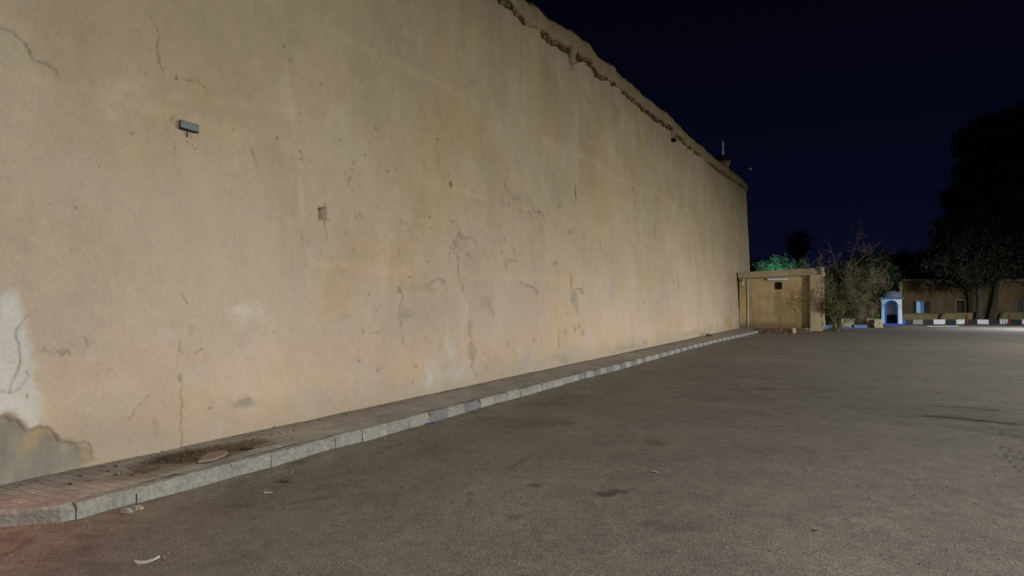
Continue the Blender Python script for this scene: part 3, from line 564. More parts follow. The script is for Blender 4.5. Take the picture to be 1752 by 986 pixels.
def render_col(c1, c2, foot, sc1):
    def f(a, b):
        k = sm(.3, .7, fbm(a * sc1, b * sc1 * 1.4, 5, 82))[:, None]; c = np.array(c1) * k + np.array(c2) * (1 - k); c = c * (1 + .5 * (fbm(a * sc1 * 4, b * sc1 * 2.2, 4, 83) - .5))[:, None]
        st = (sm(.45, .68, fbm(a * sc1 * 3, b * .35, 4, 84)) * .30)[:, None]; c = c * (1 - st)
        ft = (sm(foot, foot * .25, b - .5 * (fbm(a * 1.1, b * .4, 4, 85) - .5)) * .7)[:, None]; return c * (1 - ft) + np.array([.13, .10, .07]) * ft
    return f
M['hut_attr'] = mat('stained_hut_render', (0, 0, 0), attr=True, scale=8, vgain=.12, rough=.95, bump=.6, bscale=16, spec=.1, speck=(24, .1))
M['far_attr'] = mat('stained_brown_render', (0, 0, 0), attr=True, scale=5, vgain=.14, rough=.95, bump=.5, bscale=9, spec=.1, speck=(9, .12))
# front as a subdivided uneven sheet (stains), window hole through it
stained_front('front_wall', hut, M['hut_attr'], -hw, hw, 0, zc1 + .02, [(wx0, wx1, wz0, wz1)], render_col((.55, .41, .215), (.43, .315, .16), .55, .7), .06)
mb = wall_with_holes(-hw, hw, 0, zc1 + .02, [(wx0, wx1, wz0, wz1)], .004, .3)
mb.add([(hw, 0, 0), (hw, 6, 0), (hw, 6, zc1 + .02), (hw, 0, zc1 + .02)], [(0, 1, 2, 3)])
mb.build('side_wall', M['hut'], hut)
mb = MB(); Rc = Matrix.Rotation(-.036, 3, 'Y'); dzc = .018 * HW; mb.box((0, .3, (zc1 + ztp) / 2 - dzc), (HW + .16, .84, ztp - zc1), Rc, jit=.018); mb.box((0, 3.4, ztp - .14 - dzc), (HW + .1, 5.4, .2), Rc); mb.build('roof_coping', M['hut_trim'], hut, bevel=.03)
mb = MB(); mb.box((0, -.128, zc1 - .02 - dzc), (HW + .1, .05, .035), Rc, jit=.01); mb.build('coping_drip', M['pale_stone'], hut)
wn = MB(); fw = .09
for (cx, cz, sx, sz) in (((wx0 + wx1) / 2, wz1 - fw / 2, wx1 - wx0, fw), ((wx0 + wx1) / 2, wz0 + fw / 2, wx1 - wx0, fw), (wx0 + fw / 2, (wz0 + wz1) / 2, fw, wz1 - wz0 - 2 * fw), (wx1 - fw / 2, (wz0 + wz1) / 2, fw, wz1 - wz0 - 2 * fw)): wn.box((cx, .05, cz), (sx, .12, sz))
wo = wn.build('window', M['dark_wood'], hut)
mb = MB(); mb.box(((wx0 + wx1) / 2, .2, (wz0 + wz1) / 2), (wx1 - wx0 + .1, .02, wz1 - wz0 + .1)); mb.build('pane', M['void'], wo)
mb = MB(); mb.rock(((wx0 + wx1) / 2 - .02, .12, (wz0 + wz1) / 2 - .02), (.13, .05, .15)); mb.build('fan_cover', M['dark_bark'], wo)
# unlit tube lamp above the window
mb = MB(); x0, x1 = hx(1312.5), hx(1350); zl = hzv(1331, 477.3)
mb.box(((x0 + x1) / 2, -.08, zl + .03), (x1 - x0, .12, .07)); tl = thing('tube_lamp', tuple(hut.matrix_world @ Vector((0, 0, 0))), 'unlit white tube lamp fixed above the hut window', 'lamp')
tl.location = hut.location; tl.rotation_euler = hut.rotation_euler
mb.build('fitting', M['old_white'], tl, bevel=.01); mb = MB(); mb.tube([(x0 + .05, -.1, zl - .035), (x1 - .05, -.1, zl - .035)], .03, 10); mb.build('tube', M['white_paint'], tl, smooth=True)
# pale conduit and bent pipe
mb = MB(); xc = hx(1279.5); mb.tube([(xc, -.045, .25), (xc + .01, -.045, 1.9), (xc - .01, -.045, zc1 - .03)], .035, 10); mb.build('conduit', M['old_white'], hut, smooth=True)
mb = MB(); x0 = hx(1271); zz = hzv(1271, 481); mb.tube([(x0 + .07, -.02, zz + .08), (x0 + .05, -.12, zz + .06), (x0, -.15, zz - .02), (x0, -.15, zz - .34)], .045, 10)
po = mb.build('bent_pipe', M['white_paint'], hut, smooth=True); mb = MB(); mb.tube([(x0, -.15, zz - .34), (x0, -.15, zz - .42)], .035, 10); mb.build('nozzle', M['metal_dark'], po)
mb = MB(); mb.tube([(-hw + .05, -.06, zz - .02), (x0 - .05, -.06, zz + .0)], .03, 8); mb.build('pipe_stub', M['metal_dark'], hut)
# pilaster with a slot beside it
xp0, xp1 = hx(1386.5), hx(1402)
mb = MB(); mb.box(((xp0 + hw) / 2, -.15, zc1 / 2 - .01), (hw - xp0, .30, zc1 - .03), jit=.02); mb.build('pilaster', M['hut_trim'], hut, bevel=.02)
mb = MB(); mb.tube([(xp0 - .02, -.25, .3), (xp0 - .015, -.25, zc1 - .1)], .03, 8); mb.build('pilaster_bead', M['pale_stone'], hut)
mb = MB(); zq = .15
while zq < ztp - .1:
    hh = random.uniform(.1, .24); mb.rock((hw + random.uniform(.02, .10), -.16 + random.uniform(-.05, .03), zq + hh / 2), (random.uniform(.11, .20), .18, hh * .62), random.uniform(0, 3)); zq += hh * .9
mb.build('quoin_stones', M['pale_stone'], hut)
# pale kerb stones before the pilaster
for k, (ua, ub) in enumerate(((1377.5, 1390.5), (1391.5, 1404))):
    A0, B0 = gnd(ua, 567.2), gnd(ub, 567.4); c = (A0 + B0) / 2; mb = MB(); mb.box((0, 0, .09), ((B0 - A0).length, .34, .2), jit=.012)
    o = mb.build('kerb_stone', M['kerb_light'], bevel=.015); o.location = (c.x, c.y + .17, 0); o.rotation_euler = (0, 0, math.atan2(B0.y - A0.y, B0.x - A0.x))
    tag(o, ('left' if k == 0 else 'right') + ' one of two pale kerb stones at the foot of the hut pilaster', 'kerb stone', 'kerb stones before the hut')
# broken masonry edge in front of the hut
A0, B0 = gnd(1298, 569.8), gnd(1376, 571.0); dv = B0 - A0; Lr = dv.length; rz = math.atan2(dv.y, dv.x)
rub = thing('masonry_edge', tuple(A0), 'crumbling low brown brick edge in front of the ochre hut', 'low wall', rz=rz)
mb = MB(); x = 0
while x < Lr:
    w = random.uniform(.16, .32); h_ = random.uniform(.17, .30)
    mb.box((x + w / 2, .15 + random.uniform(-.04, .04), h_ / 2 - .01), (w * .96, random.uniform(.24, .34), h_), Matrix.Rotation(random.uniform(-.08, .08), 3, 'Y'), jit=.03); x += w
mb.build('broken_bricks', M['brick'], rub, bevel=.012)
mb = MB(); mb.box((Lr / 2, 1.4, .1), (Lr + .6, 2.4, .12), jit=.01); mb.build('earth_fill', M['earth'], rub)
mb = MB(); xq = Lr * .765; mb.lathe((xq, .02, -.03), [(.0, 0), (.13, .0), (.135, .3), (.0, .34)], 12); mb.build('round_stone', M['pale_stone'], rub, smooth=True)
mb = MB()
for k in range(40): mb.rock((random.uniform(0, Lr * .8), random.uniform(-.35, .05), .0), [random.uniform(.03, .09)] * 3, random.uniform(0, 3))
tag(mb.build('fallen_lumps', M['brick'], rub), kind='stuff')

# ------------------------------------------------------------------ foliage helpers
def leaf_mesh(name, pts, size, m, parent, org, asp=.5, droop=0.0):
    pts = np.asarray(pts); n = len(pts); a = rng.normal(size=(n, 3)); a[:, 2] -= droop; a /= np.linalg.norm(a, axis=1)[:, None]
    b = np.cross(a, rng.normal(size=(n, 3))); b /= np.linalg.norm(b, axis=1)[:, None]; sz = (size * rng.uniform(.6, 1.4, n))[:, None]
    V = np.stack([pts - a * sz, pts + b * sz * asp, pts + a * sz, pts - b * sz * asp], 1).reshape(-1, 3) - np.array(org)
    return npmesh(name, V, np.arange(4 * n).reshape(n, 4), m, parent)
def clumps(ells, ncl, nper, spread, flat=.8, hollow=.45):
    out = []
    w = np.array([e[1][0] * e[1][1] * e[1][2] for e in ells]) ** .8; w /= w.sum()
    for i in range(ncl):
        c, r = ells[rng.choice(len(ells), p=w)]; dv = rng.normal(size=3); dv /= np.linalg.norm(dv); q = hollow + (1 - hollow) * rng.random() ** .6
        cc = np.array(c) + dv * np.array(r) * q; k = int(nper * rng.uniform(.4, 1.6)); sd = spread * rng.uniform(.5, 1.4)
        out.append(cc + rng.normal(size=(k, 3)) * np.array([sd, sd, sd * flat]))
    return np.concatenate(out)
def branch(mb, p, d, L, r, depth, kids=3, wob=.25, up=.1, ends=None, mn=.006):
    pts = [Vector(p)]; q = Vector(p); dd = Vector(d).normalized(); n = 4
    for i in range(n):
        dd = (dd + Vector((random.uniform(-wob, wob), random.uniform(-wob, wob), random.uniform(-wob, wob) + up))).normalized(); q = q + dd * L / n; pts.append(q.copy())
    mb.tube(pts, [max(mn, r * (1 - .55 * i / n)) for i in range(n + 1)], 5 if depth < 2 else 7, cap=False)
    if ends is not None: ends += [tuple(x) for x in pts[2:]]
    if depth > 0:
        for k in range(kids):
            j = random.choice((1, 2, 3, 4)); ax = Vector((random.gauss(0, 1), random.gauss(0, 1), random.gauss(0, 1))).normalized()
            nd = (Matrix.Rotation(random.uniform(.35, .95), 3, ax) @ dd); branch(mb, pts[j], nd, L * random.uniform(.5, .78), r * .5, depth - 1, kids, wob, up, ends, mn)
def tree(name, base, label, h_trunk, r_trunk, ells, ncl, nper, spread, lsize, leafm, barkm, lean=(0, 0), group=None, cat='tree', limbs=6, hollow=.45, flat=.8):
    t = thing(name, base, label, cat, group); mb = MB(); b = Vector(base); top = b + Vector((lean[0], lean[1], h_trunk))
    pts = [b - Vector((0, 0, .1)), b + (top - b) * .15, b + (top - b) * .5 + Vector((r_trunk * .3, 0, 0)), top]
    mb.tube(pts, [r_trunk * 1.35, r_trunk, r_trunk * .9, r_trunk * .8], 12)
    for k in range(limbs):
        c, r = ells[k % len(ells)]; tgt = Vector(c) + Vector([random.uniform(-.6, .6) * q for q in r]); mid = (top + tgt) / 2 + Vector((random.uniform(-.4, .4), random.uniform(-.4, .4), .3))
        mb.tube([top - Vector((0, 0, .15)), mid, tgt], [r_trunk * .6, r_trunk * .38, r_trunk * .14], 7)
    mb.build('trunk', barkm, t, smooth=True, org=base); leaf_mesh('crown', clumps(ells, ncl, nper, spread, flat, hollow), lsize, leafm, t, base)
    return t

# ------------------------------------------------------------------ bare shrub beside the hut
bp_ = gnd(1434, 567.5); bs = thing('bare_shrub', tuple(bp_), 'half bare twiggy shrub with pale branches beside the right corner of the hut', 'shrub')
mb = MB(); ends = []
for (dx, dz, L, r, dep) in ((.05, 1, 2.6, .024, 4), (-.14, 1, 2.3, .022, 4), (.32, 1, 2.9, .026, 4), (.5, .9, 2.3, .02, 4), (-.30, .95, 1.6, .02, 4), (.12, 1, 2.2, .02, 4), (.7, .7, 1.8, .016, 3)):
    L *= .86; branch(mb, bp_ + Vector((random.uniform(-.1, .2), random.uniform(-.1, .1), -.03)), (dx, random.uniform(-.25, .25), dz), L, r, dep, 3, .22, .06, ends, .004)
# the long pale leaders that stand clear of the crown
for pts in ([(1440, 500), (1452, 455), (1462, 425), (1470, 405), (1476, 400)], [(1432, 470), (1426, 440), (1418, 415)], [(1450, 470), (1468, 448), (1482, 436), (1493, 434)], [(1444, 480), (1430, 460), (1405, 440)], [(1462, 425), (1478, 432), (1490, 425), (1499, 418)], [(1445, 490), (1470, 465), (1490, 448), (1512, 440)], [(1430, 500), (1410, 478), (1392, 462)]):
    q = [at(u, v, 41.6 + random.uniform(-.5, .5)) for u, v in pts]; n = len(q); mb.tube(q, [.014 * (1 - .7 * i / (n - 1)) for i in range(n)], 6, cap=False)
    for i in range(1, n):
        for k in range(3): branch(mb, q[i - 1].lerp(q[i], random.random()), (random.uniform(-1, 1), random.uniform(-.6, .6), random.uniform(0, 1)), random.uniform(.25, .7), .007, 1, 3, .25, .05, None, .003)
mb.build('branches', M['twig'], bs, org=bp_)
q_ = np.array([p for p in ends if p[0] > bp_.x - .9]); q_ = q_[rng.integers(0, len(q_), 6500)] + rng.normal(size=(6500, 3)) * .17; leaf_mesh('twigs', q_, .15, M['twig'], bs, bp_, .045)
ends = [p for p in ends if p[0] > bp_.x - .95 and p[0] < bp_.x + 1.15 + .5 * max(0, p[2] - 3)]; e_ = np.array(ends); e_ = e_[rng.random(len(e_)) < np.clip(1.25 - e_[:, 2] / 4.4, .06, 1)]; e_ = e_[rng.integers(0, len(e_), 10500)]; leaf_mesh('leaves', e_ + rng.normal(size=e_.shape) * .12, .038, M['leaf_olive'], bs, bp_, .45)

# tree with a whitewashed trunk behind the shrub, in its painted planter
tb = gnd(1473.5, 557); tb = Vector((tb.x * 1.06, tb.y * 1.06, .35))
def el(u, v, D, ru, rv, ry): c = at(u, v, D); return (tuple(c), (ru * D / F, ry, rv * D / F))
DT = tb.y
wt = tree('leafy_tree', tuple(tb), 'dense dark green tree with a whitewashed trunk behind the bare shrub', 1.25, .13, [el(1468, 482, DT, 46, 34, 2.0), el(1500, 480, DT + .5, 30, 36, 1.7), el(1440, 490, DT + .6, 34, 34, 1.5), el(1488, 458, DT + .3, 30, 24, 1.4), el(1480, 505, DT - .3, 30, 18, 1.3), el(1412, 500, DT, 16, 40, 1.2)], 520, 60, .26, .085, M['leaf_dark'], M['whitewash'], hollow=.3)
# lit shrubs behind the hut
for k, (u, v, ru, rv, lab) in enumerate(((1307, 456, 17, 6, 'low teal lit shrub at the wall end behind the hut roof'), (1334, 452, 14, 11, 'brightest teal lit feathery shrub behind the middle of the hut roof'), (1362, 452, 18, 11, 'grey green shrub behind the right half of the hut roof'))):
    D = 49.5; c = at(u, v, D); b = (c.x, c.y, 0); rx = ru * D / F; rzz = rv * D / F
    t = thing('roof_line_shrub', b, lab, 'shrub', 'shrubs behind the hut'); mb = MB(); tips = []
    for q in range(16):
        a = Vector((c.x + random.uniform(-.3, .3) * rx, c.y, 1.5)); tip = Vector((c.x + random.uniform(-1, 1) * rx, c.y + random.uniform(-.5, .5), c.z + random.uniform(-.6, 1.0) * rzz)); mid = (a + tip) / 2 + Vector((random.uniform(-.2, .2), 0, .3))
        mb.tube([b, a, mid, tip], [.035, .03, .02, .006], 5, cap=False)
        for w in np.linspace(.15, 1.08, 16): tips.append(np.array(mid.lerp(tip, w)) + rng.normal(size=(10, 3)) * .09)
    mb.build('stems', M['dark_bark'], t, org=b); leaf_mesh('foliage', np.concatenate(tips), .075, M['leaf_teal'], t, b, .35)

# ------------------------------------------------------------------ palm silhouette
D = 92; pb = at(1366, 500, D); pb = (pb.x, D, 0); pt = at(1366, 416, D)
pl = thing('palm_tree', pb, 'dark palm tree silhouetted against the night sky behind the hut', 'palm')
mb = MB(); mb.tube([pb, (pb[0] + .1, D, pt.z * .5), (pb[0], D, pt.z)], [.38, .28, .30], 10); mb.build('trunk', M['dark_bark'], pl, org=pb)
V = []; 
for k in range(190):
    az = random.uniform(0, 2 * math.pi); el_ = random.uniform(-1.25, 1.35); L = random.uniform(1.5, 2.25); q = Vector(pt); dd = Vector((math.cos(az) * math.cos(el_), math.sin(az) * math.cos(el_), math.sin(el_)))
    for i in range(9):
        dd = (dd + Vector((0, 0, -.13))).normalized(); q2 = q + dd * L / 9; sd = dd.cross(Vector((0, 0, 1))); sd = (sd if sd.length > .05 else Vector((1, 0, 0))).normalized()
        for sgn in (-1, 1):
            for f_ in (0, .5):
                o_ = q.lerp(q2, f_); w = .42 * math.sin(math.pi * (i + 1) / 10.5); tip = o_ + sd * sgn * w + dd * w * .6 - Vector((0, 0, .1)); V += [tuple(o_), tuple(o_ + dd * .12), tuple(tip), tuple(tip)]
        q = q2
V = np.array(V).reshape(-1, 4, 3)[:, :3]; npmesh('crown', V.reshape(-1, 3) - np.array(pb), np.arange(3 * len(V)).reshape(-1, 3), M['leaf_black'], pl)

# ------------------------------------------------------------------ stone planters, blue kerbs, garden wall
def box_thing(name, p0, p1, h, dep, m, label, cat, group=None, jit=.015, bev=.02, z0=0):
    c = (p0 + p1) / 2; mb = MB(); mb.box((0, 0, h / 2), ((p1 - p0).length, dep, h), jit=jit); o = mb.build(name, m, bevel=bev); o.location = (c.x, c.y + dep / 2, z0); o.rotation_euler = (0, 0, math.atan2(p1.y - p0.y, p1.x - p0.x)); return tag(o, label, cat, group)
def stone_wall(name, u0, u1, v, vt, dep, label, cat='stone wall'):
    p0, p1 = gnd(u0, v), gnd(u1, v); hgt = (v - vt) / F * p0.y; t = thing(name, tuple(p0), label, cat, rz=math.atan2(p1.y - p0.y, p1.x - p0.x)); L = (p1 - p0).length
    mb = MB(); mb.box((L / 2, dep / 2 + .02, hgt / 2 - .05), (L - .06, dep - .06, hgt - .06)); mb.build('core', M['earth'], t)
    mb = MB(); zq = 0
    while zq < hgt - .05:
        hh = random.uniform(.10, .15); x = -.02
        while x < L:
            w = random.uniform(.2, .42); mb.box((x + w / 2, dep * .5, zq + hh / 2), (w * .97, dep + random.uniform(-.04, .06), hh * .96), jit=.022); x += w
        zq += hh * .95
    mb.build('stones', M['pale_stone'], t); return t
stone_wall('stone_planter', 1440, 1462, 559.5, 545, .5, 'low rough stone planter wall between the bare shrub and the whitewashed trunk')
stone_wall('stone_planter', 1484, 1496, 560.5, 547, .5, 'dark low stone planter wall right of the whitewashed trunk')
stone_wall('stone_pillar', 1496.5, 1508, 561, 547, .55, 'squat pale stone pillar just left of the blue and white sentry box')
mb = MB(); p = gnd(1473.5, 556.5); mb.box((0, 0, .22), (.88, .8, .44), taper=1.02); mb.box((0, 0, .425), (.96, .88, .05)); o = mb.build('tree_planter', M['metal_dark'], bevel=.01); o.location = (p.x * 1.05, p.y * 1.05, .03); tag(o, 'dark box planter around the whitewashed tree trunk', 'planter')
box_thing('blue_kerb', gnd(1461, 562), gnd(1484, 562), .22, .35, M['mid_blue'], 'blue painted step in front of the dark tree planter', 'step')
box_thing('blue_kerb', gnd(1411, 562.6), gnd(1424.5, 562.6), .22, .3, M['mid_blue'], 'blue painted kerb block between the hut corner and the bare shrub', 'kerb block')
box_thing('blue_kerb', gnd(1440, 562.6), gnd(1460, 562.6), .09, .3, M['mid_blue'], 'low blue painted kerb under the rough stone planter', 'kerb block')
b = gnd(1499, 560); b = Vector((b.x * 1.03, b.y * 1.03, .25)); lt = thing('lime_plant', tuple(b), 'small yellow green plant behind the squat stone pillar', 'plant'); tips = []; mb = MB()
for k in range(14):
    tip = b + Vector((random.uniform(-.35, .25), random.uniform(-.2, .2), random.uniform(.35, .85))); mb.tube([b, b.lerp(tip, .5) + Vector((0, 0, .1)), tip], [.012, .01, .004], 5, cap=False); tips.append(np.array(tip) + rng.normal(size=(14, 3)) * .09)
mb.build('stems', M['dark_bark'], lt, org=b); leaf_mesh('leaves', np.concatenate(tips), .07, M['leaf_lime'], lt, b)
D = 57.5; a = at(1436, 521, D); c = at(1493, 521, D); gw = thing('garden_wall', (a.x, D, 0), 'low brown garden wall behind the whitewashed tree trunk', 'wall'); L = c.x - a.x
mb = wall_with_holes(0, L, 0, 2.0, [((1456.5 - 1436) / F * D, (1463 - 1436) / F * D, .95, 1.5)], 0, .35); mb.add([(0, 0, 2), (L, 0, 2), (L, .35, 2), (0, .35, 2)], [(0, 1, 2, 3)]); mb.add([(0, 0, 0), (0, .35, 0), (0, .35, 2), (0, 0, 2)], [(3, 2, 1, 0)]); mb.build('masonry', M['far_render'], gw)
mb = MB(); mb.box(((1460 - 1436) / F * D, .30, 1.22), (.5, .03, .7)); mb.build('opening_board', M['void'], gw)
mb = MB(); mb.box(((1484 - 1436) / F * D, -.03, .95), (.55, .05, 1.7)); mb.build('door', M['dark_wood'], gw)

# ------------------------------------------------------------------ sentry box
sb = gnd(1526, 556.5); DS = sb.y; k_ = DS / F
sen = thing('sentry_box', tuple(sb), 'domed sentry box with pale blue and white jambs and a royal blue arched opening', 'sentry box', rz=-.46)
SW, SD, SHH = 1.38, 1.36, 2.02      # half open box: width, depth, wall height
OWd, OHt = .74, 1.86; nA = 14
def jamb(side):
    inner = [(0, OHt)]; r = OWd / 2
    for i in range(1, nA + 1): a = math.pi / 2 * (1 - i / nA); inner.append((r * math.cos(a), OHt - r + r * math.sin(a)))
    inner += [(r, 1.0), (r, .12)]
    outer = [(0, SHH)] + [(SW / 2 * .985 * min(1, i / 5), SHH) for i in range(1, 6)] + [(SW / 2 * .985, SHH - (i - 5) / (nA - 5) * .62) for i in range(6, nA + 1)] + [(SW / 2, 1.0), (SW / 2 * 1.03, .12)]
    # slight outward flare at the top under the dome
    outer = [(x * (1 + .05 * sm(1.75, 2.02, np.array(zz))), zz) for x, zz in outer]
    mb = MB(); n = len(inner); vs = []
    for y in (0, .16):
        for (x, zz) in inner: vs.append((side * x, y, zz))
        for (x, zz) in outer: vs.append((side * float(x), y, zz))
    fs = []
    for i in range(n - 1):
        f1 = (i, i + 1, n + i + 1, n + i); f2 = tuple(2 * n + q for q in f1[::-1]); fs += [f1 if side < 0 else f1[::-1], f2 if side < 0 else f2[::-1]]
        fs.append((i, 2 * n + i, 2 * n + i + 1, i + 1)); fs.append((n + i, n + i + 1, 3 * n + i + 1, 3 * n + i))
    mb.add(vs, fs); return mb
o = jamb(-1).build('jamb', M['pale_blue'], sen); tag(o, 'pale blue left jamb'); o = jamb(1).build('jamb', M['white_paint'], sen); tag(o, 'white right jamb')
mb = MB(); r = OWd / 2; path = [(-r, .12), (-r, 1.0)] + [(r * math.cos(math.pi - math.pi * i / 20), OHt - r + r * math.sin(math.pi * i / 20)) for i in range(21)] + [(r, 1.0), (r, .12)]
wv = .075; vs = []; fs = []
for i, (x, zz) in enumerate(path):
    if i < 2: nx, nz_ = -1, 0
    elif i > 22: nx, nz_ = 1, 0
    else: nx, nz_ = x / r, (zz - (OHt - r)) / r
    for (q, y) in ((-.012, .1), (-.012, -.03), (wv, -.03), (wv, .1)): vs.append((x + nx * q, y, zz + nz_ * q))
for i in range(len(path) - 1):
    for j in range(4): fs.append((i * 4 + j, i * 4 + (j + 1) % 4, (i + 1) * 4 + (j + 1) % 4, (i + 1) * 4 + j))
mb.add(vs, fs); mb.build('arch_trim', M['blue'], sen)
for sgn, m in ((-1, 'pale_blue'), (1, 'white_paint')):
    mb = MB(); mb.box((sgn * (SW / 2 - .06), SD / 2 + .08, 1.07), (.12, SD - .16, 1.9)); so = mb.build('side_wall', M[m], sen)
    for q in (0, .18):
        m2 = MB(); m2.box((sgn * (SW / 2 - .17), -.008, 1.58 - q), (.035, .012, .08)); m2.build('vent_slot', M['metal_dark'], so)
mb = MB(); mb.box((0, SD - .06, 1.07), (SW - .25, .12, 1.9)); mb.build('back_wall', M['white_paint'], sen)
mb = MB(); mb.box((0, SD - .14, .45), (SW - .26, .03, .68)); mb.box((-(SW / 2 - .135), SD / 2 + .1, .45), (.03, SD - .4, .68)); mb.box((SW / 2 - .135, SD / 2 + .1, .45), (.03, SD - .4, .68)); mb.build('dado', M['black_paint'], sen)
mb = MB(); mb.box((0, SD / 2 - .08, .055), (SW + .22, SD + .3, .13)); mb.build('base', M['blue'], sen, bevel=.015)
mb = MB(); mb.box((0, SD / 2, SHH + .06), (SW + .24, SD + .24, .13), taper=1.03); mb.build('cornice', M['dome_grey'], sen, bevel=.02)
mb = MB(); mb.lathe((0, SD / 2, SHH + .12), [(.74 * math.cos(t), .54 * math.sin(t)) for t in np.linspace(0, math.pi / 2 - .03, 12)], 28); mb.build('dome', M['dome_grey'], sen, smooth=True)

# ------------------------------------------------------------------ far building
DB = 58.0
def bx(u): return (u - CU) / F * DB
def bz(v): return float(at(1600, v, DB).z)
X0, X1 = bx(1541), bx(1541) + 24; ZT = bz(481)
fb = thing('brown_building', (X0, DB, 0), 'long low brown rendered building behind the black and white kerb', 'building')
LX = X1 - X0; wz = [(1567.5, 1582, 516, 535.5), (1635, 1649.5, 515, 536), (1740, 1756, 512, 533)]
holes = [(bx(a) - X0, bx(b) - X0, bz(d), bz(c)) for a, b, c, d in wz]
stained_front('front_wall', fb, M['far_attr'], 0, LX, 0, ZT, holes, render_col((.15, .105, .056), (.095, .068, .036), 1.3, .35), .1)
mb = wall_with_holes(0, LX, 0, ZT, holes, .004, .35); mb.add([(0, 0, 0), (0, 7, 0), (0, 7, ZT), (0, 0, ZT)], [(3, 2, 1, 0)]); mb.add([(0, 7, 0), (LX, 7, 0), (LX, 7, ZT), (0, 7, ZT)], [(3, 2, 1, 0)]); mb.build('wall', M['far_render'], fb)
mb = MB(); mb.box((LX / 2, 3.4, ZT + .08), (LX + .16, 7.3, .16)); mb.build('roof', M['far_trim'], fb, bevel=.02)
mb = MB(); zq = .2
while zq < ZT - .1:
    hh = random.uniform(.16, .3); mb.rock((-.02, .0, zq + hh / 2), (.17, .16, hh * .6)); zq += hh * .95
mb.build('quoin_stones', M['pale_stone'], fb)
h = holes[0]; wdw = MB(); wdw.box(((h[0] + h[1]) / 2, .06, h[3] + .05), (h[1] - h[0] + .2, .16, .1)); w0 = wdw.build('window', M['far_trim'], fb); mb = MB(); mb.box(((h[0] + h[1]) / 2, .0, h[2] - .04), (h[1] - h[0] + .2, .2, .07)); mb.build('sill', M['far_trim'], w0)
mb = MB(); xm = h[0] + (h[1] - h[0]) * .55; mb.box(((h[0] + xm) / 2, .1, (h[2] + h[3]) / 2), (xm - h[0] - .01, .04, h[3] - h[2] - .01)); o = mb.build('pane', M['pale_blue'], w0); tag(o, 'pale blue left pane')
mb = MB(); mb.box(((h[1] + xm) / 2, .12, (h[2] + h[3]) / 2), (h[1] - xm - .01, .04, h[3] - h[2] - .01)); o = mb.build('pane', M['mid_blue'], w0); tag(o, 'darker blue right pane')
for (a, b) in ((1562.5, 1567), (1582.5, 1589)):
    mb = MB(); mb.box(((bx(a) + bx(b)) / 2 - X0, -.04, (h[2] + h[3]) / 2), (bx(b) - bx(a), .05, h[3] - h[2] + .06)); mb.build('shutter', M['dark_wood'], w0)
h = holes[1]; mb = MB(); t_ = .12
mb.box((h[0] - t_ / 2, -.02, (h[2] + h[3]) / 2), (t_, .12, h[3] - h[2])); mb.box((h[1] + t_ / 2, -.02, (h[2] + h[3]) / 2), (t_, .12, h[3] - h[2])); mb.box(((h[0] + h[1]) / 2, -.022, h[3] + .05), (h[1] - h[0] + .3, .13, .1)); w1 = mb.build('window', M['far_trim'], fb)
mb = MB(); mb.box((h[0] + .3, .17, (h[2] + h[3]) / 2 - .06), (.52, .05, h[3] - h[2] - .14), Matrix.Rotation(-.3, 3, 'Z')); mb.build('shutter', M['dark_wood'], w1)
mb = MB(); mb.box(((h[0] + h[1]) / 2, .33, (h[2] + h[3]) / 2), (h[1] - h[0] + .1, .03, h[3] - h[2] + .1)); mb.build('dark_backing', M['void'], w1)
h = holes[2]; mb = MB(); mb.box(((h[0] + h[1]) / 2, .33, (h[2] + h[3]) / 2), (h[1] - h[0] + .1, .03, h[3] - h[2] + .1)); w2 = mb.build('window', M['void'], fb)
for k in range(6):
    mb = MB(); x = h[0] + (h[1] - h[0]) * (k + .5) / 6; mb.tube([(x, .06, h[2]), (x, .06, h[3])], .022, 8); mb.build('bar', M['metal_grey'], w2)
# plastered benches at its foot
def bench(u0, u1, vt, vb, D, label):
    A0 = at(u0, 521, D); B0 = at(u1, 521, D); zt_, zb_ = float(at(u0, vt, D).z), .2; L = B0.x - A0.x; prof = []; hh = zt_
    mb = MB(); vs = []; fs = []; n = 15; nr = 20
    for i in range(n):
        t = i / (n - 1); x = t * L; e = min(x, L - x); k = math.sqrt(max(0, 1 - max(0, 1 - e / .45) ** 2)); k = max(k, .02)
        for j in range(nr):
            a = math.pi * j / (nr - 1); c, s_ = math.cos(a), math.sin(a); c = math.copysign(abs(c) ** .45, c); s_ = abs(s_) ** .45
            vs.append((A0.x + x, D + .35 + (.35 * c) * (.25 + .75 * k), (hh * s_) * (.35 + .65 * k) + random.uniform(-.015, .015)))
    for i in range(n - 1):
        for j in range(nr - 1): fs.append((i * nr + j, i * nr + j + 1, (i + 1) * nr + j + 1, (i + 1) * nr + j))
    mb.add(vs, fs); o = mb.build('plaster_bench', M['bench'], smooth=True, org=(A0.x, D, 0)); tag(o, label, 'bench', 'plastered benches along the far building')
bench(1541, 1614, 536.5, 547, 57.0, 'long plastered bench under the window with dark shutters'); bench(1611, 1687, 535, 547, 56.3, 'rounded plastered bench under the framed opening left of the tree trunk'); bench(1714, 1790, 533.5, 542, 57.0, 'plastered bench under the barred window at the right edge')
mb = MB(); mb.box((0, 0, .1), (40, 4.2, .3)); o = mb.build('verge', M['earth']); o.location = (X0 + 18, 57.55, 0); tag(o, kind='structure')

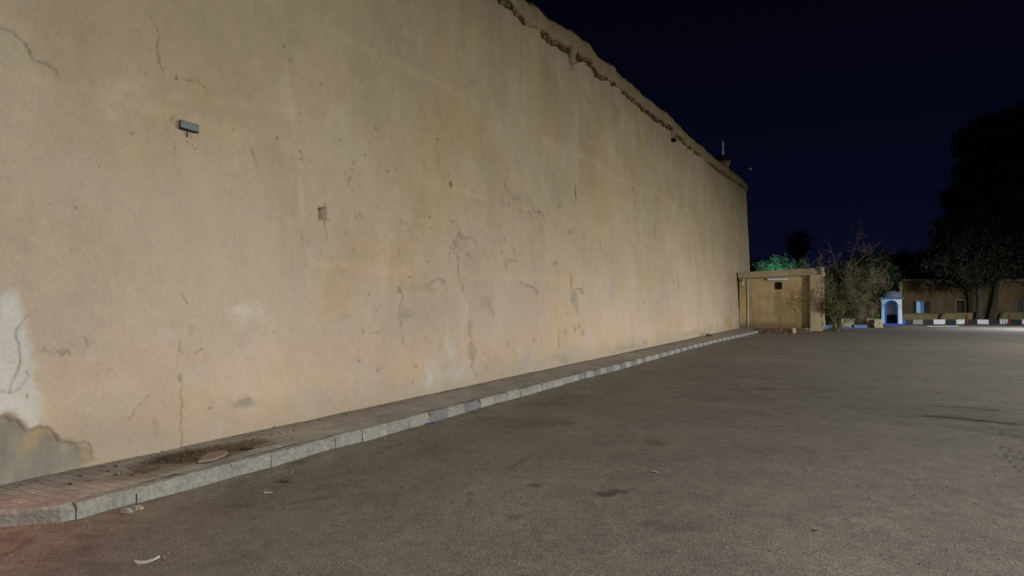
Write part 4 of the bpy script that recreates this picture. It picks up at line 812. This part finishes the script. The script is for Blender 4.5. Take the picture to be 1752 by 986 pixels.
# ------------------------------------------------------------------ black and white kerb wall
DK = 55.0
lk = thing('striped_kerb_wall', (at(1544, 521, DK).x, DK, 0), 'low kerb wall painted in alternating black and white blocks before the far building', 'kerb wall')
edges = [1544, 1550, 1561.5, 1579, 1597, 1617, 1635, 1652, 1672, 1691.5, 1710, 1728, 1748, 1767, 1786, 1805, 1824, 1843]
colr = ['blue', 'black_paint', 'kerb_mid', 'black_paint', 'white_paint', 'black_paint', 'white_paint', 'black_paint', 'white_paint', 'black_paint', 'white_paint', 'black_paint', 'white_paint', 'black_paint', 'white_paint', 'black_paint', 'white_paint']
for i, c in enumerate(colr):
    a = (edges[i] - CU) / F * DK - lk.location.x; b = (edges[i + 1] - CU) / F * DK - lk.location.x
    mb = MB(); mb.box(((a + b) / 2, .15 + random.uniform(-.02, .02), .19), (b - a - .015, .3, .38 + random.uniform(-.015, .015)), jit=.012)
    o = mb.build({'white_paint': 'white_block', 'black_paint': 'black_block', 'blue': 'blue_block', 'kerb_mid': 'grey_block'}[c], M[c], lk, bevel=.02)
# flush painted strip lying before it
p0, p1 = gnd(1586, 559.6), gnd(1640, 559.6)
pole = thing('barrier_pole', ((p0.x + p1.x) / 2, p0.y, 0), 'white barrier pole with a blue band lying on the ground before the striped kerb wall', 'barrier pole'); L = p1.x - p0.x
mb = MB(); mb.tube([(-L / 2, 0, .04), (L * .18, 0, .04)], .035, 10); mb.tube([(L * .32, 0, .04), (L / 2, 0, .04)], .035, 10); mb.build('white_section', M['kerb_mid'], pole, smooth=True); mb = MB(); mb.tube([(L * .18, 0, .04), (L * .32, 0, .04)], .051, 10); mb.build('blue_band', M['mid_blue'], pole, smooth=True)
# tall red cones
proto = None
for u, v0, v1, lab in ((1654, 535, 554.5, 'tall faded red cone below the framed opening of the brown building'), (1726.5, 538.5, 555, 'tall faded red cone nearest the right edge of the photo')):
    p = gnd(u, v1 + .6)
    if proto is None:
        proto = thing('traffic_cone', tuple(p), lab, 'traffic cone', 'red cones along the striped kerb'); mb = MB(); mb.lathe((0, 0, .03), [(.14, 0), (.13, .03), (.07, .45), (.035, .9), (.025, .93)], 16); mb.build('cone', M['rust_red'], proto, smooth=True)
        mb = MB(); mb.box((0, 0, .018), (.42, .42, .035)); mb.build('foot', M['black_paint'], proto, bevel=.01)
    else:
        c = copy_tree(proto); c.location = p; c['label'] = lab; c.scale = (1, 1, .9)

# ------------------------------------------------------------------ big trees on the right, tree line behind
b = at(1675.5, 521, 55.8); b = (b.x, 55.8, .2)
def el2(u, v, D, ru, rv, ry): c = at(u, v, D); return (tuple(c), (ru * D / F, ry, rv * D / F))
tree('big_tree', b, 'huge dark evergreen tree with a thick grey trunk before the brown building', 3.4, .30, [el2(1700, 250, 57, 50, 60, 3.5), el2(1690, 330, 56, 62, 60, 4), el2(1740, 330, 57, 62, 100, 4), el2(1668, 400, 55.5, 52, 48, 3.4), el2(1720, 420, 56, 62, 46, 3.5), el2(1640, 440, 55, 32, 30, 2), el2(1665, 460, 54.6, 40, 22, 2), el2(1770, 240, 58, 60, 70, 3.5), el2(1700, 452, 55, 40, 24, 2), el2(1626, 400, 56, 22, 30, 1.6), el2(1612, 462, 53.2, 22, 15, 1.2), el2(1640, 470, 53, 30, 12, 1.3)], 1300, 85, .42, .115, M['leaf_grey'], M['bark'], hollow=.35, limbs=10)
b2 = at(1694, 521, 57.0); b2 = (b2.x, 57.0, .2)
tree('dark_tree', b2, 'dark leaning trunk and crown just right of the thick grey trunk', 3.6, .2, [el2(1740, 440, 58.5, 60, 36, 2.5), el2(1790, 420, 58.5, 50, 50, 3)], 260, 55, .45, .16, M['leaf_black'], M['dark_bark'], lean=(.9, .3), hollow=.3)
for k, (u, v, ru, rv, D, lab) in enumerate(((1545, 462, 34, 26, 80, 'black rounded tree behind the left end of the brown building'), (1590, 456, 34, 26, 84, 'black tree behind the roof between the window and the big tree'), (1510, 466, 30, 28, 78, 'black tree behind the domed sentry box'), (1630, 450, 36, 34, 86, 'black tree half hidden behind the left edge of the big crown'), (1296, 462, 18, 8, 75, 'low dark tree showing between the tall wall and the teal shrubs'))):
    c = at(u, v, D); tree('distant_tree', (c.x, c.y, 0), lab, max(1.2, c.z - 1.6), .25, [el2(u, v, D, ru, rv, 2.2), el2(u + ru * .6, v + 8, D + .5, ru * .5, rv * .8, 1.8), el2(u - ru * .6, v + 10, D, ru * .5, rv * .7, 1.8)], 300, 50, .38, .16, M['leaf_black'], M['dark_bark'], group='dark trees beyond the far building', hollow=.2)

# ------------------------------------------------------------------ roof line: turret, lamp post, minaret, mast
(ts,), (tz,) = wall_sz(np.array([1247.]), np.array([290.])); tc = wall_pt(np.array(ts), np.array(0.), -.8)
zt0 = float(at(1247, 291, tc[1]).z) 
tu = thing('roof_turret', (tc[0], tc[1], zt0 - .48), 'small plastered turret with a dark dome on the far end of the wall top', 'turret')
kk_ = tc[1] / F
mb = MB(); mb.lathe((.12, 0, 0), [(.30, -.1), (.27, .5), (.26, .62), (.36, .80), (.40, .95), (.40, 1.0)], 20); mb.build('drum', M['coping'], tu, smooth=True)
mb = MB(); mb.lathe((-.06, 0, 1.0), [(.40 * math.cos(t), .42 * math.sin(t)) for t in np.linspace(0, 1.5, 10)], 20); mb.build('dome', M['dark_bark'], tu, smooth=True)
def minaret(u, vt, D, w, label, cross=False):
    c = at(u, vt, D); base = (c.x, c.y, 0); t = thing('minaret', base, label, 'minaret'); r = w * D / F / 2; h = c.z
    s1 = 9 * D / F; mb = MB(); mb.lathe((0, 0, 0), [(r * 2.0, 0), (r * 1.5, h * .45), (r * 1.15, h - s1 * 3.6), (r * 1.0, h - s1)], 12); mb.build('shaft', M['minaret'], t, smooth=True)
    mb = MB(); mb.lathe((0, 0, h - s1), [(r * 1.0, -.02), (r * 1.5, .02 * s1), (r * 1.5, .12 * s1), (r * 1.0, .14 * s1)] if not cross else [(r, -.3 * s1), (r * 2.4, -.15 * s1), (r * 2.4, .15 * s1), (r, .2 * s1)], 12); mb.build('balcony', M['minaret'], t)
    mb = MB(); mb.lathe((0, 0, h - s1), [(r * .62, .1 * s1), (r * .6, .62 * s1), (r * .25, .85 * s1), (r * .05, s1)], 12); mb.build('lantern', M['minaret'], t, smooth=True)
minaret(1237, 240, 130, 3.6, 'slender pale minaret rising behind the turret on the wall'); minaret(1603.5, 392, 150, 3.4, 'tiny distant pale minaret in the sky left of the big tree', True)
D = 52; a = at(1267.5, 302, D); sl = thing('street_lamp', (a.x, a.y, 0), 'gooseneck street lamp showing over the far end of the wall', 'street lamp')
pth = [at(1267.5, 302, D), at(1268.5, 296, D), at(1271.5, 290, D), at(1276, 286.5, D), at(1281, 285.8, D)]; pth = [(a.x, a.y, 0)] + [tuple(q) for q in pth]
mb = MB(); mb.tube(pth, [.09, .05, .045, .04, .035, .03], 10); mb.build('pole', M['metal_dark'], sl, smooth=True, org=(a.x, a.y, 0))
c = at(1282.8, 288.8, D); mb = MB(); mb.lathe((0, 0, 0), [(.04, .16), (.09, .12), (.16, 0), (.12, -.05), (.03, -.09)], 14)
o = mb.build('lamp_head', M['lamp_white'], sl, smooth=True); o.location = c - Vector((a.x, a.y, 0)); o.rotation_euler = (0, .55, 0)

# ------------------------------------------------------------------ litter
def litter(name, u, v, label, cat, build, m, z=0.0, rz=0):
    p = gnd(u, v, z); mb = MB(); build(mb); o = mb.build(name, m); o.location = (p.x, p.y, (ground_z(p.x, p.y) if z == 0 else z)); o.rotation_euler = (0, 0, rz); return tag(o, label, cat)
def strip(mb):
    pts = [(-.075, 0, .012), (-.04, -.012, .006), (0, -.014, .008), (.04, -.002, .018), (.072, .02, .03)]; w = [.003, .009, .011, .009, .003]; vs = []
    for (x, y, zz), ww in zip(pts, w): vs += [(x, y - ww, zz), (x, y + ww, zz + .012), (x, y + ww, zz + .009), (x, y - ww, zz - .003)]
    mb.add(vs, [(i * 4 + j, i * 4 + (j + 1) % 4, (i + 1) * 4 + (j + 1) % 4, (i + 1) * 4 + j) for i in range(4) for j in range(4)])
litter('plastic_scrap', 250, 965, 'curved white plastic scrap on the reddish ground nearest the camera', 'litter', strip, M['plastic_white'])
def crumple(w, h):
    def f(mb):
        for k in range(5): mb.rock((random.uniform(-w, w) * .5, random.uniform(-w, w) * .25, h * .4), (w * .4, w * .25, h * random.uniform(.4, .8)), random.uniform(0, 3))
    return f
litter('wrapper', 740, 725.5, 'violet plastic wrapper at the foot of the kerb', 'litter', crumple(.11, .04), M['plastic_blue'])
litter('paper_scrap', 457, 843, 'flattened pale paper scrap on the ground off the near kerb', 'litter', crumple(.06, .01), M['pale_stone'])
litter('rubble_lump', 212, 880, 'grey rubble lump against the nearest kerb stones', 'rubble', crumple(.11, .05), M['kerb_mid'])
litter('rubble_lump', 235, 874, 'pale rubble lump beside the grey one at the near kerb', 'rubble', crumple(.07, .04), M['pale_stone'])
litter('stone_lump', 1213, 575.5, 'dark stone lump lying on the far pavement', 'stone', crumple(.20, .13), M['brick'], z=KH)
litter('dry_leaf', 1395, 906, 'dry brown leaf on the asphalt in the right foreground', 'leaf', crumple(.045, .012), M['dry_leaf'], rz=.3)
litter('cracker_box', 1120, 806, 'yellowish scrap strip on the asphalt in the middle of the yard', 'litter', crumple(.06, .012), M['pale_stone'], rz=-.5).name = 'paper_strip'
litter('brick_bit', 490, 823, 'cluster of small brown brick bits off the kerb near the hole in the pavement', 'rubble', crumple(.09, .03), M['brick'])
# loose grit over the yard and along the kerb (uncountable)
mb = MB()
for k in range(1500):
    if k < 700:
        sv = random.uniform(-1.5, 34) if k > 250 else random.uniform(-1, 8); w = float(koff(sv)) + abs(random.gauss(0, .22)) + .02; q = flat_pt(sv, w, 0); x, y = q[0], q[1]; r = random.uniform(.004, .014) * (1 + sv * .03)
    else:
        y = 3.2 * (25 / 3.2) ** random.random(); x = random.uniform(-.8, .8) * y; r = random.uniform(.003, .009) * (1 + y * .07)
        if (np.array([x, y, 0]) - P0) @ n2 < float(koff((np.array([x, y, 0]) - P0) @ d2)) + .02: continue
    mb.rock((x, y, ground_z(x, y) + r * .4), (r, r * random.uniform(.6, 1), r * .7), random.uniform(0, 3))
for k in range(2600):
    y = 3.1 * (9 / 3.1) ** random.random(); x = random.uniform(-.85, .85) * y; r = random.uniform(.0025, .006)
    if (np.array([x, y, 0]) - P0) @ n2 < float(koff((np.array([x, y, 0]) - P0) @ d2)) + .02: continue
    mb.rock((x, y, ground_z(x, y) + r * .4), (r * random.uniform(.8, 1.5), r, r * .7), random.uniform(0, 3))
tag(mb.build('grit', M['pebble']), kind='stuff')
mb = MB()
for k in range(420):
    if k < 160: sv, w = a0 + random.gauss(0, .5), b0 + random.gauss(0, .18); r = random.uniform(.005, .022)
    else: sv = random.uniform(-1, 30); w = abs(random.gauss(0, .12)) + .01; r = random.uniform(.004, .012) * (1 + sv * .03)
    w = min(max(w, .01), float(koff(sv)) - .14); q = flat_pt(sv, w, KH - (.03 if k < 160 and abs(sv - a0) < .6 else .002)); mb.rock((q[0], q[1], q[2]), (r, r * .8, r * .6), random.uniform(0, 3))
tag(mb.build('pavement_debris', M['earth']), kind='stuff')

# ------------------------------------------------------------------ night light
def area(name, loc, tgt, power, size, colr, spread=180):
    l = bpy.data.lights.new(name, 'AREA'); l.shape = 'DISK'; l.size = size; l.energy = power; l.color = colr; l.spread = R(spread); o = bpy.data.objects.new(name, l); col.objects.link(o); o.location = loc
    o.rotation_euler = (Vector(tgt) - Vector(loc)).to_track_quat('-Z', 'Y').to_euler(); return o
LED = (.95, .96, .925)
area('yard_lamp', (24, 2, 7.8), (23.6, 2.1, 0), 5300, .5, LED)
area('side_lamp', (34, 15, 7.5), (33.2, 15.3, 0), 19500, .4, LED)
area('gate_lamp', (34.6, 42.3, 4.9), (33.6, 43.9, 0), 1350, .3, (.88, .95, 1))
area('near_lamp', (6, -4, 7.0), (5.5, -3, 0), 1800, .4, LED)
area('tail_lamp', (-4.0, 4.45, 1.2), (-3.0, 4.25, 0), 4.6, .15, (1, .16, .07), 140)
area('garden_lamp', tuple(at(1335, 470, 47.6)), tuple(at(1332, 450, 50)), 60, .2, (.35, 1, .80))
area('minaret_fill', tuple(at(1260, 300, 110)), tuple(at(1237, 255, 130)), 110, .5, (.8, .85, 1), 60)  # added light without a real source, keeps the minaret from going black
area('distant_fill', tuple(at(1580, 430, 130)), tuple(at(1603.5, 400, 150)), 140, .5, (.8, .85, 1), 60)  # likewise an added light, lifts the tiny far minaret out of the dark

w = bpy.data.worlds.new('World'); sc.world = w; w.use_nodes = True; nt = w.node_tree; N = nt.nodes; Lk = nt.links
bg = N['Background']; bg.inputs['Strength'].default_value = 1
tc_ = N.new('ShaderNodeTexCoord'); sx = N.new('ShaderNodeSeparateXYZ'); rp = N.new('ShaderNodeValToRGB'); Lk.new(tc_.outputs['Generated'], sx.inputs[0]); Lk.new(sx.outputs['Z'], rp.inputs[0]); Lk.new(rp.outputs[0], bg.inputs['Color'])
e = rp.color_ramp.elements; e[0].position = 0; e[0].color = (.0030, .0036, .0140, 1); e[1].position = .5; e[1].color = (.0006, .0008, .0024, 1)
x = e.new(.12); x.color = (.0023, .0028, .0115, 1); x = e.new(.3); x.color = (.0012, .0015, .0056, 1)
sc.view_settings.view_transform = 'Standard'; sc.view_settings.look = 'None'; sc.view_settings.gamma = 1; sc.view_settings.exposure = 0
